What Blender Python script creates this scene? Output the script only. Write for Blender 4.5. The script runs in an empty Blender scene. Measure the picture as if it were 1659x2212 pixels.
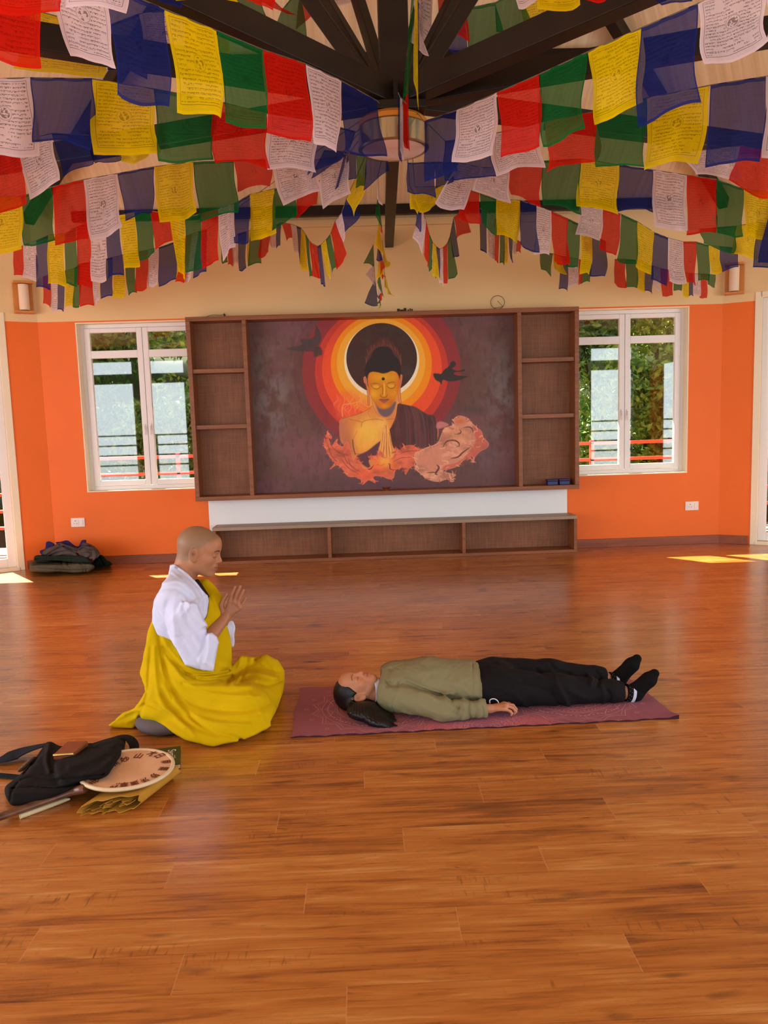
import bpy, bmesh, math, random
import numpy as np
from mathutils import Vector, Matrix
random.seed(7); rng = np.random.default_rng(7)
PI = math.pi
SC = bpy.context.scene
COL = SC.collection

# ------------------------------------------------------------------ camera
F_PX, PITCH, ROLL, YAW, EYE = 1700.0, -0.11605, -0.030615, 0.02508, 1.48
_f = np.array([math.sin(YAW)*math.cos(PITCH), math.cos(YAW)*math.cos(PITCH), math.sin(PITCH)])
_r = np.array([math.cos(YAW), -math.sin(YAW), 0.0]); _u = np.cross(_r, _f)
CR = math.cos(ROLL)*_r + math.sin(ROLL)*_u
CU = -math.sin(ROLL)*_r + math.cos(ROLL)*_u
CF = _f
cam_d = bpy.data.cameras.new('camera'); cam = bpy.data.objects.new('camera', cam_d); COL.objects.link(cam)
cam_d.sensor_fit = 'HORIZONTAL'; cam_d.sensor_width = 36.0; cam_d.lens = 36.0*F_PX/1659.0
cam_d.clip_start = 0.05; cam_d.clip_end = 200
cam.matrix_world = Matrix(((CR[0], CU[0], -CF[0], 0), (CR[1], CU[1], -CF[1], 0), (CR[2], CU[2], -CF[2], EYE), (0, 0, 0, 1)))
SC.camera = cam

def ray(px, py):
    return CR*(px-829.5)/F_PX - CU*(py-1106)/F_PX + CF
def on_floor(px, py, z=0.0):          # surveyed point of the photograph -> place on a level
    q = ray(px, py); t = (z-EYE)/q[2]; return np.array([q[0]*t, q[1]*t, z])
def on_plane(px, py, Y):              # ... -> place on a frontal plane at distance Y
    q = ray(px, py); t = Y/q[1]; return np.array([q[0]*t, Y, q[2]*t+EYE])
def to_px(P):
    d = np.asarray(P, float) - np.array([0, 0, EYE])
    a = d@CR; b = d@CU; c = d@CF
    return 829.5+F_PX*a/c, 1106-F_PX*b/c

# ------------------------------------------------------------------ colour, world, light
def lin(c):
    return c/12.92 if c <= 0.04045 else ((c+0.055)/1.055)**2.4
def C(r, g, b, a=1.0):
    return (lin(r/255), lin(g/255), lin(b/255), a)

SC.view_settings.view_transform = 'Standard'; SC.view_settings.look = 'None'
SC.view_settings.gamma = 1.0; SC.view_settings.use_curve_mapping = False
SC.view_settings.exposure = 0.10
SC.cycles.use_denoising = True
SC.cycles.max_bounces = 8; SC.cycles.transparent_max_bounces = 24
SC.cycles.diffuse_bounces = 5; SC.cycles.glossy_bounces = 4; SC.cycles.transmission_bounces = 6
SC.cycles.sample_clamp_indirect = 6.0

W = bpy.data.worlds.new('sky'); SC.world = W; W.use_nodes = True
_n = W.node_tree.nodes; _l = W.node_tree.links
_bg = _n['Background']
_sky = _n.new('ShaderNodeTexSky'); _sky.sky_type = 'HOSEK_WILKIE'; _sky.turbidity = 5.0
_sky.sun_direction = Vector((-0.5, 0.62, 0.6)).normalized()
_mx = _n.new('ShaderNodeMix'); _mx.data_type = 'RGBA'; _mx.inputs[0].default_value = 0.75
_l.new(_sky.outputs[0], _mx.inputs[6]); _mx.inputs[7].default_value = (0.86, 0.93, 1.0, 1)
_l.new(_mx.outputs[2], _bg.inputs['Color']); _bg.inputs['Strength'].default_value = 1.25

def add_sun(name, direction, energy, color, angle=0.6):
    d = bpy.data.lights.new(name, 'SUN'); d.energy = energy; d.color = color; d.angle = math.radians(angle)
    o = bpy.data.objects.new(name, d); COL.objects.link(o)
    o.rotation_euler = Vector(direction).to_track_quat('-Z', 'Y').to_euler(); o.location = (-6, 16, 12)
SUN_DIR = (0.72, -0.92, -1.0)
add_sun('sun', SUN_DIR, 42.0, (1.0, 0.9, 0.74))
def add_area(name, loc, direction, sx, sy, energy, color):
    d = bpy.data.lights.new(name, 'AREA'); d.shape = 'RECTANGLE'; d.size = sx; d.size_y = sy; d.energy = energy; d.color = color
    o = bpy.data.objects.new(name, d); COL.objects.link(o); o.location = loc
    o.rotation_euler = Vector(direction).to_track_quat('-Z', 'Y').to_euler()
    return o
# added area lamps that boost the daylight from the rear and side openings
add_area('daylight_boost_rear', (0.3, -4.6, 2.2), (0, 1, 0.0), 17.0, 5.0, 900, (0.86, 0.94, 1.0))
add_area('daylight_boost_left', (-6.4, 2.6, 1.6), (1, 0.0, 0.02), 5.0, 2.5, 230, (0.84, 0.92, 1.0))
add_area('daylight_boost_right', (6.95, 2.6, 1.6), (-1, 0.0, 0.02), 5.0, 2.5, 175, (0.92, 0.96, 1.0))

# ------------------------------------------------------------------ node helper
class X:
    def __init__(s, t, o): s.t = t; s.o = o
    def _b(s, op, b, rev=False):
        n = s.t.nodes.new('ShaderNodeMath'); n.operation = op
        a_, b_ = (b, s) if rev else (s, b)
        for i, v in enumerate((a_, b_)):
            if isinstance(v, X): s.t.links.new(v.o, n.inputs[i])
            elif v is not None: n.inputs[i].default_value = v
        return X(s.t, n.outputs[0])
    def __add__(s, b): return s._b('ADD', b)
    __radd__ = __add__
    def __sub__(s, b): return s._b('SUBTRACT', b)
    def __rsub__(s, b): return s._b('SUBTRACT', b, True)
    def __mul__(s, b): return s._b('MULTIPLY', b)
    __rmul__ = __mul__
    def __truediv__(s, b): return s._b('DIVIDE', b)
    def gt(s, b): return s._b('GREATER_THAN', b)
    def lt(s, b): return s._b('LESS_THAN', b)
    def mx(s, b): return s._b('MAXIMUM', b)
    def mn(s, b): return s._b('MINIMUM', b)
    def u(s, op): return s._b(op, None)
    def frac(s): return s.u('FRACT')
    def floor(s): return s.u('FLOOR')
    def abs(s): return s.u('ABSOLUTE')
    def clamp(s): return s.mx(0.0).mn(1.0)
    def band(s, c, w): return (s-c).abs().lt(w)

class Mat:
    def __init__(s, name, rough=0.6, spec=0.5, metal=0.0):
        s.m = bpy.data.materials.new(name); s.m.use_nodes = True; s.t = s.m.node_tree
        s.bsdf = s.t.nodes['Principled BSDF']; s.out = s.t.nodes['Material Output']
        s.bsdf.inputs['Roughness'].default_value = rough
        s.bsdf.inputs['Specular IOR Level'].default_value = spec
        s.bsdf.inputs['Metallic'].default_value = metal
    def node(s, ty, **k):
        n = s.t.nodes.new(ty)
        for a, b in k.items(): setattr(n, a, b)
        return n
    def link(s, a, b): s.t.links.new(a.o if isinstance(a, X) else a, b)
    def coord(s, kind='Object', scale=(1, 1, 1), rot=(0, 0, 0)):
        tc = s.node('ShaderNodeTexCoord'); mp = s.node('ShaderNodeMapping')
        mp.inputs['Scale'].default_value = scale; mp.inputs['Rotation'].default_value = rot
        s.link(tc.outputs[kind], mp.inputs[0]); return mp.outputs[0]
    def geo(s, scale=(1, 1, 1)):
        g = s.node('ShaderNodeNewGeometry'); mp = s.node('ShaderNodeMapping'); mp.inputs['Scale'].default_value = scale
        s.link(g.outputs['Position'], mp.inputs[0]); return mp.outputs[0]
    def xyz(s, v):
        n = s.node('ShaderNodeSeparateXYZ'); s.link(v, n.inputs[0]); return [X(s.t, o) for o in n.outputs]
    def vec(s, x, y, z=0.0):
        n = s.node('ShaderNodeCombineXYZ')
        for i, v in enumerate((x, y, z)):
            if isinstance(v, X): s.link(v, n.inputs[i])
            else: n.inputs[i].default_value = v
        return n.outputs[0]
    def noise(s, v, scale, detail=3.0, rough=0.55, dist=0.0):
        n = s.node('ShaderNodeTexNoise'); n.inputs['Scale'].default_value = scale; n.inputs['Detail'].default_value = detail
        n.inputs['Roughness'].default_value = rough; n.inputs['Distortion'].default_value = dist
        if v is not None: s.link(v, n.inputs['Vector'])
        return X(s.t, n.outputs['Fac'])
    def ramp(s, f, stops):
        n = s.node('ShaderNodeValToRGB'); e = n.color_ramp.elements
        while len(e) > 1: e.remove(e[-1])
        e[0].position = stops[0][0]; e[0].color = stops[0][1]
        for p, c in stops[1:]:
            q = e.new(p); q.color = c
        s.link(f, n.inputs[0]); return n.outputs[0]
    def mix(s, f, a, b, mode='MIX'):
        n = s.node('ShaderNodeMix', data_type='RGBA', blend_type=mode)
        for i, v in ((0, f), (6, a), (7, b)):
            if isinstance(v, (X,)) or hasattr(v, 'is_linked'): s.link(v, n.inputs[i])
            else: n.inputs[i].default_value = v
        return n.outputs[2]
    def color(s, c):
        if isinstance(c, tuple): s.bsdf.inputs['Base Color'].default_value = c
        else: s.link(c, s.bsdf.inputs['Base Color'])
        return s
    def bump(s, h, strength=0.3, dist=0.01):
        n = s.node('ShaderNodeBump'); n.inputs['Strength'].default_value = strength; n.inputs['Distance'].default_value = dist
        s.link(h, n.inputs['Height']); s.link(n.outputs[0], s.bsdf.inputs['Normal']); return s
    def set(s, k, v):
        if isinstance(v, X) or hasattr(v, 'is_linked'): s.link(v, s.bsdf.inputs[k])
        else: s.bsdf.inputs[k].default_value = v
        return s

def dark(c, k): return (c[0]*k, c[1]*k, c[2]*k, 1)
def mottled(name, c, k=0.82, scale=6, rough=0.6, spec=0.4, bump=0.0, bscale=None, detail=4, stretch=(1, 1, 1)):
    m = Mat(name, rough, spec); v = m.coord('Object', stretch)
    f = m.noise(v, scale, detail)
    m.color(m.ramp(f, [(0.3, dark(c, k)), (0.7, c)]))
    if bump: m.bump(m.noise(v, bscale or scale*6, 3), bump, 0.004)
    return m.m
def wood(name, c1, c2, axis=0, rough=0.45, spec=0.4, scale=3.0):
    m = Mat(name, rough, spec); st = [22, 22, 22]; st[axis] = 1.4
    v = m.geo(tuple(st)); f = m.noise(v, scale*0.5, 5, 0.6, 0.6)
    m.color(m.ramp(f, [(0.25, c1), (0.75, c2)])); m.bump(f, 0.12, 0.003)
    return m.m
def vcol(name, rough=0.7, spec=0.2, attr='paint', bump=0.0, bscale=80, grain=0.0):
    m = Mat(name, rough, spec); a = m.node('ShaderNodeVertexColor', layer_name=attr)
    c = a.outputs[0]
    if grain:
        f = m.noise(m.coord('Object'), bscale, 3); c = m.mix(1.0, c, m.ramp(f, [(0.25, (1-grain, 1-grain, 1-grain, 1)), (0.75, (1+grain*.3, 1+grain*.3, 1+grain*.3, 1))]), 'MULTIPLY')
    m.color(c)
    if bump: m.bump(m.noise(m.coord('Object'), bscale, 3), bump, 0.003)
    return m.m

# ------------------------------------------------------------------ object helpers
def link(o, parent=None, label=None, cat=None, group=None, kind=None):
    if o.name not in COL.objects: COL.objects.link(o)
    if parent is not None:
        o.parent = parent; o.matrix_parent_inverse = Matrix.Translation(-Vector(parent['_base'])) if '_base' in parent else Matrix()
    if label: o['label'] = label
    if cat: o['category'] = cat
    if group: o['group'] = group
    if kind: o['kind'] = kind
    return o
def mesh_obj(name, verts, faces, mat, parent=None, smooth=False, uv=None, colors=None, **kw):
    me = bpy.data.meshes.new(name)
    if isinstance(verts, np.ndarray) and isinstance(faces, np.ndarray):
        nf, k = faces.shape
        me.vertices.add(len(verts)); me.vertices.foreach_set('co', verts.astype(np.float32).ravel())
        me.loops.add(nf*k); me.loops.foreach_set('vertex_index', faces.astype(np.int32).ravel())
        me.polygons.add(nf); me.polygons.foreach_set('loop_start', np.arange(0, nf*k, k, dtype=np.int32))
        me.update(calc_edges=True)
    else:
        me.from_pydata([tuple(map(float, v)) for v in verts], [], [tuple(map(int, f)) for f in faces]); me.update()
    if smooth: me.polygons.foreach_set('use_smooth', [True]*len(me.polygons))
    if uv is not None:
        l = me.uv_layers.new(name='UVMap'); vi = np.zeros(len(me.loops), int); me.loops.foreach_get('vertex_index', vi)
        l.data.foreach_set('uv', np.asarray(uv, np.float32)[vi].ravel())
    if colors is not None:
        a = me.color_attributes.new('paint', 'FLOAT_COLOR', 'POINT')
        cc = np.ones((len(me.vertices), 4), np.float32); cc[:, :3] = colors; a.data.foreach_set('color', cc.ravel())
    for m in (mat if isinstance(mat, (list, tuple)) else [mat]):
        if m is not None: me.materials.append(m)
    return link(bpy.data.objects.new(name, me), parent, **kw)
def thing(name, base, label, cat, group=None):
    o = bpy.data.objects.new(name, None); o.empty_display_size = 0.1
    o.location = base; o['_base'] = [float(x) for x in base]
    COL.objects.link(o); o['label'] = label; o['category'] = cat
    if group: o['group'] = group
    return o

class MB:
    """collects shapes into one mesh"""
    def __init__(s): s.v = []; s.f = []; s.mi = []
    def add(s, v, f, m=0):
        o = len(s.v); s.v += [tuple(map(float, p)) for p in v]; s.f += [tuple(i+o for i in q) for q in f]; s.mi += [m]*len(f)
    def box(s, a, b, bev=0.0, m=0, M=None):
        bm = bmesh.new(); bmesh.ops.create_cube(bm, size=1)
        for v in bm.verts: v.co = Vector([(a[i]+b[i])/2+v.co[i]*(b[i]-a[i]) for i in range(3)])
        if bev: bmesh.ops.bevel(bm, geom=bm.edges[:], offset=bev, segments=2, affect='EDGES', profile=0.5)
        if M is not None: bmesh.ops.transform(bm, matrix=M, verts=bm.verts)
        bm.verts.index_update(); s.add([v.co for v in bm.verts], [[v.index for v in f.verts] for f in bm.faces], m); bm.free(); return s
    def beam(s, p, q, w, h, bev=0.004, m=0):
        p, q = Vector(p), Vector(q); d = q-p; L = d.length; x = d.normalized(); z = Vector((0, 0, 1))
        if abs(x.z) > 0.99: z = Vector((0, 1, 0))
        y = z.cross(x).normalized(); z = x.cross(y)
        M = Matrix(((x[0], y[0], z[0], p[0]), (x[1], y[1], z[1], p[1]), (x[2], y[2], z[2], p[2]), (0, 0, 0, 1)))
        return s.box((0, -w/2, -h/2), (L, w/2, h/2), bev, m, M)
    def tube(s, pts, rad, n=8, cap=True, m=0, flat=1.0):
        P = [Vector(p) for p in pts]; k = len(P)
        R = rad if isinstance(rad, (list, tuple, np.ndarray)) else [rad]*k
        V = []; up = None
        for i in range(k):
            t = (P[min(i+1, k-1)]-P[max(i-1, 0)]).normalized()
            if up is None: up = t.orthogonal().normalized() if abs(t.z) > .95 else Vector((0, 0, 1)).cross(t).normalized()
            a = (up-t*up.dot(t)).normalized(); up = a; b = t.cross(a)
            for j in range(n):
                w = 2*PI*j/n; V.append(P[i]+a*(math.cos(w)*R[i])+b*(math.sin(w)*R[i]*flat))
        Fc = [(i*n+j, i*n+(j+1) % n, (i+1)*n+(j+1) % n, (i+1)*n+j) for i in range(k-1) for j in range(n)]
        if cap: Fc += [tuple(range(n))[::-1], tuple((k-1)*n+j for j in range(n))]
        s.add(V, Fc, m); return s
    def lathe(s, prof, c=(0, 0, 0), n=40, m=0, M=None):
        V = []; k = len(prof)
        for r, z in prof:
            for j in range(n):
                p = Vector((r*math.cos(2*PI*j/n), r*math.sin(2*PI*j/n), z)); p = (M @ p) if M is not None else p+Vector(c); V.append(p)
        s.add(V, [(i*n+j, i*n+(j+1) % n, (i+1)*n+(j+1) % n, (i+1)*n+j) for i in range(k-1) for j in range(n)], m); return s
    def prism(s, poly, z0, z1, m=0):
        n = len(poly); V = [(x, y, z0) for x, y in poly]+[(x, y, z1) for x, y in poly]
        s.add(V, [tuple(range(n))[::-1], tuple(range(n, 2*n))]+[(i, (i+1) % n, n+(i+1) % n, n+i) for i in range(n)], m); return s
    def build(s, name, mat, parent=None, smooth=False, **kw):
        o = mesh_obj(name, s.v, s.f, mat, parent, **kw)
        if any(s.mi): o.data.polygons.foreach_set('material_index', s.mi)
        if smooth:
            o.data.polygons.foreach_set('use_smooth', [True]*len(o.data.polygons))
            try: o.data.set_sharp_from_angle(angle=math.radians(42))
            except Exception: pass
        return o
# ------------------------------------------------------------------ the room
XC, YB = 0.28, 8.61           # middle axis of the room, back wall
HUB = np.array([0.26, 4.87])
ORZ, WTOP = 2.62, 3.68
orange = mottled('orange_paint', C(240, 112, 30), 0.93, 1.3, 0.55, 0.35)
cream = mottled('cream_paint', C(232, 202, 150), 0.95, 0.9, 0.75, 0.2)
white_p = mottled('white_paint', C(236, 238, 236), 0.97, 2, 0.5, 0.3)
upvc = mottled('white_frame', C(236, 232, 228), 0.97, 2, 0.35, 0.5)
reveal_m = mottled('cream_reveal', C(240, 226, 196), 0.97, 2, 0.6, 0.3)
cab_wood = wood('cabinet_wood', C(112, 62, 30), C(150, 90, 48), 0, 0.42, 0.45)
cab_back = Mat('plywood_panel', 0.5, 0.35)
_v = cab_back.geo((5, 5, 5)); _g = cab_back.noise(cab_back.geo((60, 60, 2.2)), 2.0, 4); _h = cab_back.noise(cab_back.geo((2.2, 60, 60)), 2.0, 4)
cab_back.color(cab_back.ramp(_g*0.5+_h*0.3+cab_back.noise(_v, 0.8, 3)*0.3, [(0.35, C(106, 62, 36)), (0.75, C(152, 98, 64))])); cab_back = cab_back.m
skirt = wood('skirting_wood', C(118, 60, 34), C(156, 84, 50), 0, 0.4, 0.4)

# floor: laminate boards running across the view
fm = Mat('laminate_floor', 0.3, 0.5)
v = fm.geo(); x, y, z = fm.xyz(v)
W_, L_ = 0.16, 1.25
row = (y/W_).floor(); off = (row*0.37).frac()*L_
u = (x+off)/L_; colm = u.floor()
wn = fm.node('ShaderNodeTexWhiteNoise', noise_dimensions='2D'); fm.link(fm.vec(row, colm), wn.inputs['Vector']); rnd = X(fm.t, wn.outputs['Value'])
gx = fm.vec(x*1.1+rnd*31, y*15+rnd*17, rnd*9)
g1 = fm.noise(gx, 1.6, 6, 0.62, 1.1); g2 = fm.noise(fm.vec(x*2.2, y*55+rnd*5, rnd*3), 2.0, 3); g3 = fm.noise(fm.vec(x*0.9+rnd*7, y*3.5, 0.0), 1.5, 3, 0.6, 0.8)
tone = (g1-.5)*0.72+(g2-.5)*0.22+rnd*0.09+(g3-.5)*0.40+.475
base = fm.ramp(tone, [(0.28, C(98, 54, 22)), (0.42, C(154, 88, 33)), (0.52, C(182, 110, 44)), (0.62, C(192, 124, 56)), (0.76, C(213, 157, 90))])
kn = fm.noise(fm.vec(x*2.6+rnd*20, y*9, rnd), 1.5, 2)
base = fm.mix((kn-0.63).clamp()*6.0, base, C(84, 44, 18))
kk = fm.noise(fm.vec(x*7+rnd*13, y*22, rnd*4), 1.3, 3, .6, 1.5); base = fm.mix((kk-0.66).clamp()*6.0, base, C(70, 40, 18))
tick = fm.noise(fm.vec(x*95, y*14, rnd), 1.0, 1)*fm.noise(fm.vec(x*1.7+rnd*9, y*6, 0.0), 1.0, 1); base = fm.mix((tick-0.40).clamp()*5.0, base, C(96, 48, 18))
ey = ((y/W_).frac()-0.5).abs(); ex = (u.frac()-0.5).abs()
gap = ey.gt(0.4935).mx(ex.gt(0.4988))
base = fm.mix(ey.gt(0.4935)*0.45, base, C(104, 52, 24)); base = fm.mix(ex.gt(0.4986)*0.6, base, C(206, 142, 92)); fm.color(base)
fm.set('Roughness', (g2*0.10+0.235)); fm.set('Coat Weight', 0.45); fm.set('Coat Roughness', 0.22)
fm.bump(g2*0.35+gap*-0.5+fm.noise(fm.vec(x*0.8, y*3.0, 0.0), 1.2, 2)*1.6, 0.05, 0.01)

def poly_at(pts, z): return [(p[0], p[1], z) for p in pts]
def rot(a): return np.array([math.cos(a), math.sin(a)])
RA = np.array([3.95, YB]); RB = RA+2.6*np.array([math.cos(PI/6), -0.5]); RC = RB+2.3*np.array([0.5, -math.cos(PI/6)])
RD = np.array([RC[0], 0.4]); RE = np.array([RC[0], -2.6])
right = [RA, RB, RC, RD, RE]; left = [np.array([2*XC-p[0], p[1]]) for p in right]
outline = left[::-1]+right          # rear-left ... around ... rear-right
fl_pts = [(p[0]+(0.35 if p[0] > XC else -0.35), p[1]+(0.35 if p[1] > 0 else -0.35)) for p in outline]
MB().prism(fl_pts, -0.12, 0.0).build('floor', fm.m, kind='structure')

T = 0.22
def wall_run(name, a, b, openings=(), zsplit=ORZ, ztop=WTOP, mat_low=orange, mat_hi=cream, flip=False):
    """wall from a to b with openings (s0, s1, z0, z1) measured along it; inner face on the line, thickness outward"""
    a, b = np.array(a, float), np.array(b, float); d = b-a; L = np.linalg.norm(d); d /= L
    nrm = np.array([d[1], -d[0]])
    cen = np.array([XC, 3.0])
    if np.dot(nrm, a-cen) < 0: nrm = -nrm
    M = Matrix(((d[0], nrm[0], 0, a[0]), (d[1], nrm[1], 0, a[1]), (0, 0, 1, 0), (0, 0, 0, 1)))
    mb = MB()
    ss = sorted({0.0, L, *[o[0] for o in openings], *[o[1] for o in openings]})
    for s0, s1 in zip(ss[:-1], ss[1:]):
        m = (s0+s1)/2; op = [o for o in openings if o[0] < m < o[1]]
        zs = [(0.0, ztop)] if not op else [(0.0, op[0][2]), (op[0][3], ztop)]
        for z0, z1 in zs:
            for q0, q1, mi in ((z0, min(z1, zsplit), 0), (max(z0, zsplit), z1, 1)):
                if q1-q0 > 1e-4: mb.box((s0, 0, q0), (s1, T, q1), 0, mi, M)
    mb.build(name, [mat_low, mat_hi], kind='structure')
    return M, L
WIN_L, WIN_R = (-3.0, -1.66), (2.25, 3.585)
X0 = left[0][0]
Mb, _ = wall_run('wall_back', (X0, YB), (RA[0], YB), [(WIN_L[0]-X0, WIN_L[1]-X0, 0.80, 2.605), (WIN_R[0]-X0, WIN_R[1]-X0, 0.80, 2.605)])
doors = []
Ma, La = wall_run('wall_back_right', RA, RB, [(0.37, 2.25, 0.02, 2.66)]); doors.append((Ma, 0.37, 2.25, 1))
Ml, Ll = wall_run('wall_back_left', left[0], left[1], [(0.37, 2.25, 0.02, 2.66)]); doors.append((Ml, 0.37, 2.25, -1))
M1, L1 = wall_run('wall_right_far', RB, RC, [(0.2, 2.1, 0.02, 2.66)])
wall_run('wall_left_far', left[1], left[2])
wall_run('wall_right', RC, RD, [(0.3, 4.2, 0.02, 2.66)])
wall_run('wall_left', left[2], left[3], [(0.3, 4.2, 0.02, 2.66)])
wall_run('wall_right_rear', RD, RE, [(0.5, 2.6, 0.02, 2.66)])
wall_run('wall_left_rear', left[3], left[4], [(0.5, 2.6, 0.02, 2.66)])
rl = left[4][0]
rear_m = mottled('dark_rear_paint', C(52, 44, 38), .9, 2, .7, .2)
RO = ((-6.74, -5.68), (-5.38, -4.40), (-4.1, -3.1), (-2.0, -.5), (-.3, 1.2), (1.4, 2.6), (3.0, 4.1), (4.5, 5.60), (5.86, 6.95))
wall_run('wall_rear', left[4], RE, [(a-rl, b-rl, 0.02, 3.13) for a, b in RO], mat_low=rear_m, mat_hi=rear_m)
for k, (a, b) in enumerate(RO): MB().box((a-.02, -2.76, 2.58), (b+.02, -2.66, 2.82)).build('trim_%d' % (k+3), rear_m, kind='structure')

# skirting boards
def skirting(name, a, b, h=0.095):
    a, b = np.array(a, float), np.array(b, float); d = (b-a)/np.linalg.norm(b-a); n = np.array([d[1], -d[0]])
    if np.dot(n, np.array([XC, 3.0])-a) < 0: n = -n
    MB().beam((*(a+n*0.011), h/2), (*(b+n*0.011), h/2), 0.02, h, 0.003).build(name, skirt, kind='structure')
skirting('baseboard_back_left', (X0, YB), (-1.66, YB)); skirting('baseboard_back_right', (2.28, YB), (RA[0], YB))
dR = (RB-RA)/np.linalg.norm(RB-RA); skirting('baseboard_right', RA, RA+dR*0.30)
dL = (left[1]-left[0])/np.linalg.norm(left[1]-left[0]); skirting('baseboard_left', left[0], left[0]+dL*0.30)

# glass: see-through with a faint mirror reflection
gm = bpy.data.materials.new('window_glass'); gm.use_nodes = True; nt = gm.node_tree; nt.nodes.remove(nt.nodes['Principled BSDF'])
tr = nt.nodes.new('ShaderNodeBsdfTransparent'); tr.inputs[0].default_value = (0.93, 0.97, 0.95, 1)
gl = nt.nodes.new('ShaderNodeBsdfGlossy'); gl.inputs['Roughness'].default_value = 0.015
ms = nt.nodes.new('ShaderNodeMixShader'); ms.inputs[0].default_value = 0.105
nt.links.new(tr.outputs[0], ms.inputs[1]); nt.links.new(gl.outputs[0], ms.inputs[2]); nt.links.new(ms.outputs[0], nt.nodes['Material Output'].inputs[0])

def window(idx, x0, x1, z0, z1, y=YB+0.11, glass_open=None, zt=2.27):
    par = MB()
    fw = 0.05; d = 0.06
    par.box((x0, y, z0), (x0+fw, y+d, z1), 0.004).box((x1-fw, y, z0), (x1, y+d, z1), 0.004).box((x0+fw, y, z1-fw), (x1-fw, y+d, z1), 0.004).box((x0+fw, y, z0), (x1-fw, y+d, z0+fw), 0.004)
    o = par.build('window_%d' % idx, upvc, kind='structure')
    o['_base'] = [0, 0, 0]
    xm = (x0+x1)/2
    for k, (a, b) in enumerate(((x0+fw, xm), (xm, x1-fw))):
        s = MB(); w = 0.062; yy = y-0.012; dd = 0.05
        s.box((a+.002, yy, z0+fw+.003), (a+w, yy+dd, z1-fw-.003), 0.005).box((b-w, yy, z0+fw+.003), (b-.002, yy+dd, z1-fw-.003), 0.005)
        for q0, q1 in ((z0+fw+.003, z0+fw+w), (zt-.035, zt+.045), (z1-fw-w*.8, z1-fw-.003)): s.box((a+w, yy, q0), (b-w, yy+dd, q1), 0.004)
        s.build('sash', upvc, o)
        g = MB()
        g.box((a+w-.008, yy+.02, zt+.04), (b-w+.008, yy+.026, z1-fw-w*.8+.006))
        g.box((a+w-.008, yy+.02, z0+fw+w-.006), (b-w+.008, yy+.026, zt-.03))
        g.build('glass_pane', gm, o)
        h = MB(); hx = b-w/2 if k == 0 else a+w/2
        h.box((hx-.009, yy-.012, 1.45), (hx+.009, yy, 1.52), 0.003).box((hx-.006, yy-.032, 1.40), (hx+.006, yy-.02, 1.50), 0.003)
        h.build('handle', upvc, o, label='small white window handle')
    r = MB()   # cream painted reveal lining
    r.box((x0, YB-.008, z0), (x1, y, z0+.012), 0.002).box((x0, YB-.004, z0+.012), (x0+.012, y, z1-.012), 0.002)
    r.box((x1-.012, YB-.004, z0+.012), (x1, y, z1-.012), 0.002).box((x0, YB-.004, z1-.012), (x1, y, z1), 0.002)
    r.build('reveal', reveal_m, o)
window(1, WIN_L[0], WIN_L[1], 0.80, 2.605); window(2, WIN_R[0], WIN_R[1], 0.80, 2.605)

def glazed_door(idx, M, s0, s1, z1=2.66):
    def bx(mb, a, b, bev=0.004, mm=0): mb.box(a, b, bev, mm, M)
    o_ = MB()
    for a, b in (((s0-.05, -.012, 0.0), (s0+.02, 0.13, z1+.05)), ((s1-.02, -.012, 0.0), (s1+.05, 0.13, z1+.05)), ((s0, -.012, z1-.01), (s1, 0.13, z1+.05)), ((s0, -.02, 0.0), (s1, 0.13, 0.035))): bx(o_, a, b)
    o = o_.build('door_%d' % idx, reveal_m, kind='structure'); o['_base'] = [0, 0, 0]
    sm = (s0+s1)/2
    for k, (a, b) in enumerate(((s0+.02, sm), (sm, s1-.02))):
        f = MB(); w = 0.085; y0 = 0.06+0.03*k; y1 = y0+.05
        bx(f, (a, y0, .04), (a+w, y1, z1-.01)); bx(f, (b-w, y0, .04), (b, y1, z1-.01))
        for q0, q1 in ((.04, .13), (2.13, 2.22), (z1-.09, z1-.01)): bx(f, (a+w, y0, q0), (b-w, y1, q1))
        f.build('leaf_frame', upvc, o)
        g = MB(); bx(g, (a+w-.005, y0+.022, .125), (b-w+.005, y0+.028, 2.135), 0); bx(g, (a+w-.005, y0+.022, 2.215), (b-w+.005, y0+.028, z1-.085), 0)
        g.build('glass_pane', gm, o)
for i, (M, s0, s1, sg) in enumerate(doors): glazed_door(i+1, M, s0, s1)
glazed_door(3, M1, 0.2, 2.1)

# ------------------------------------------------------------------ roof
APEX = 5.9; SL = 0.575
ceil_m = Mat('ceiling_sheet', 0.6, 0.25)
at = ceil_m.node('ShaderNodeUVMap'); ux, uy, _z = ceil_m.xyz(at.outputs[0])
rib = ((ux*1.0).frac()-0.5).abs()
ceil_m.color(ceil_m.ramp(ceil_m.noise(ceil_m.vec(ux*3, uy*0.4, 0.0), 1.5, 4), [(0.3, C(214, 184, 142)), (0.7, C(238, 214, 176))])); ceil_m.bump(rib.gt(0.36)*1.0+ux*0.0, 0.6, 0.03)
V = []; Fq = []; UV = []
outl = outline; n = len(outl)
big = [np.array(p)+(np.array(p)-HUB)/np.linalg.norm(np.array(p)-HUB)*0.9 for p in outl]
for i in range(n):
    a, b = big[i], big[(i+1) % n]; o = len(V); Lw = np.linalg.norm(b-a)
    d = (b-a)/Lw
    for p, zz in ((a, 0), (b, 0), (HUB, 1)):
        # height from the distance of this side so that each side is one flat slope reaching its wall at WTOP
        nrm = np.array([d[1], -d[0]]); h = abs(np.dot(a-HUB, nrm)); 
        z_e = WTOP+0.02-0.9*0.5*0.9
        V.append((p[0], p[1], APEX if zz else z_e)); UV.append((np.dot(p-a, d)/0.19, (1-zz)*5))
    Fq.append((o, o+1, o+2))
roofm = mesh_obj('ceiling', V, Fq, ceil_m.m, uv=UV, kind='structure')
sol = roofm.modifiers.new('s', 'SOLIDIFY'); sol.thickness = 0.05; sol.offset = 1
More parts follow.
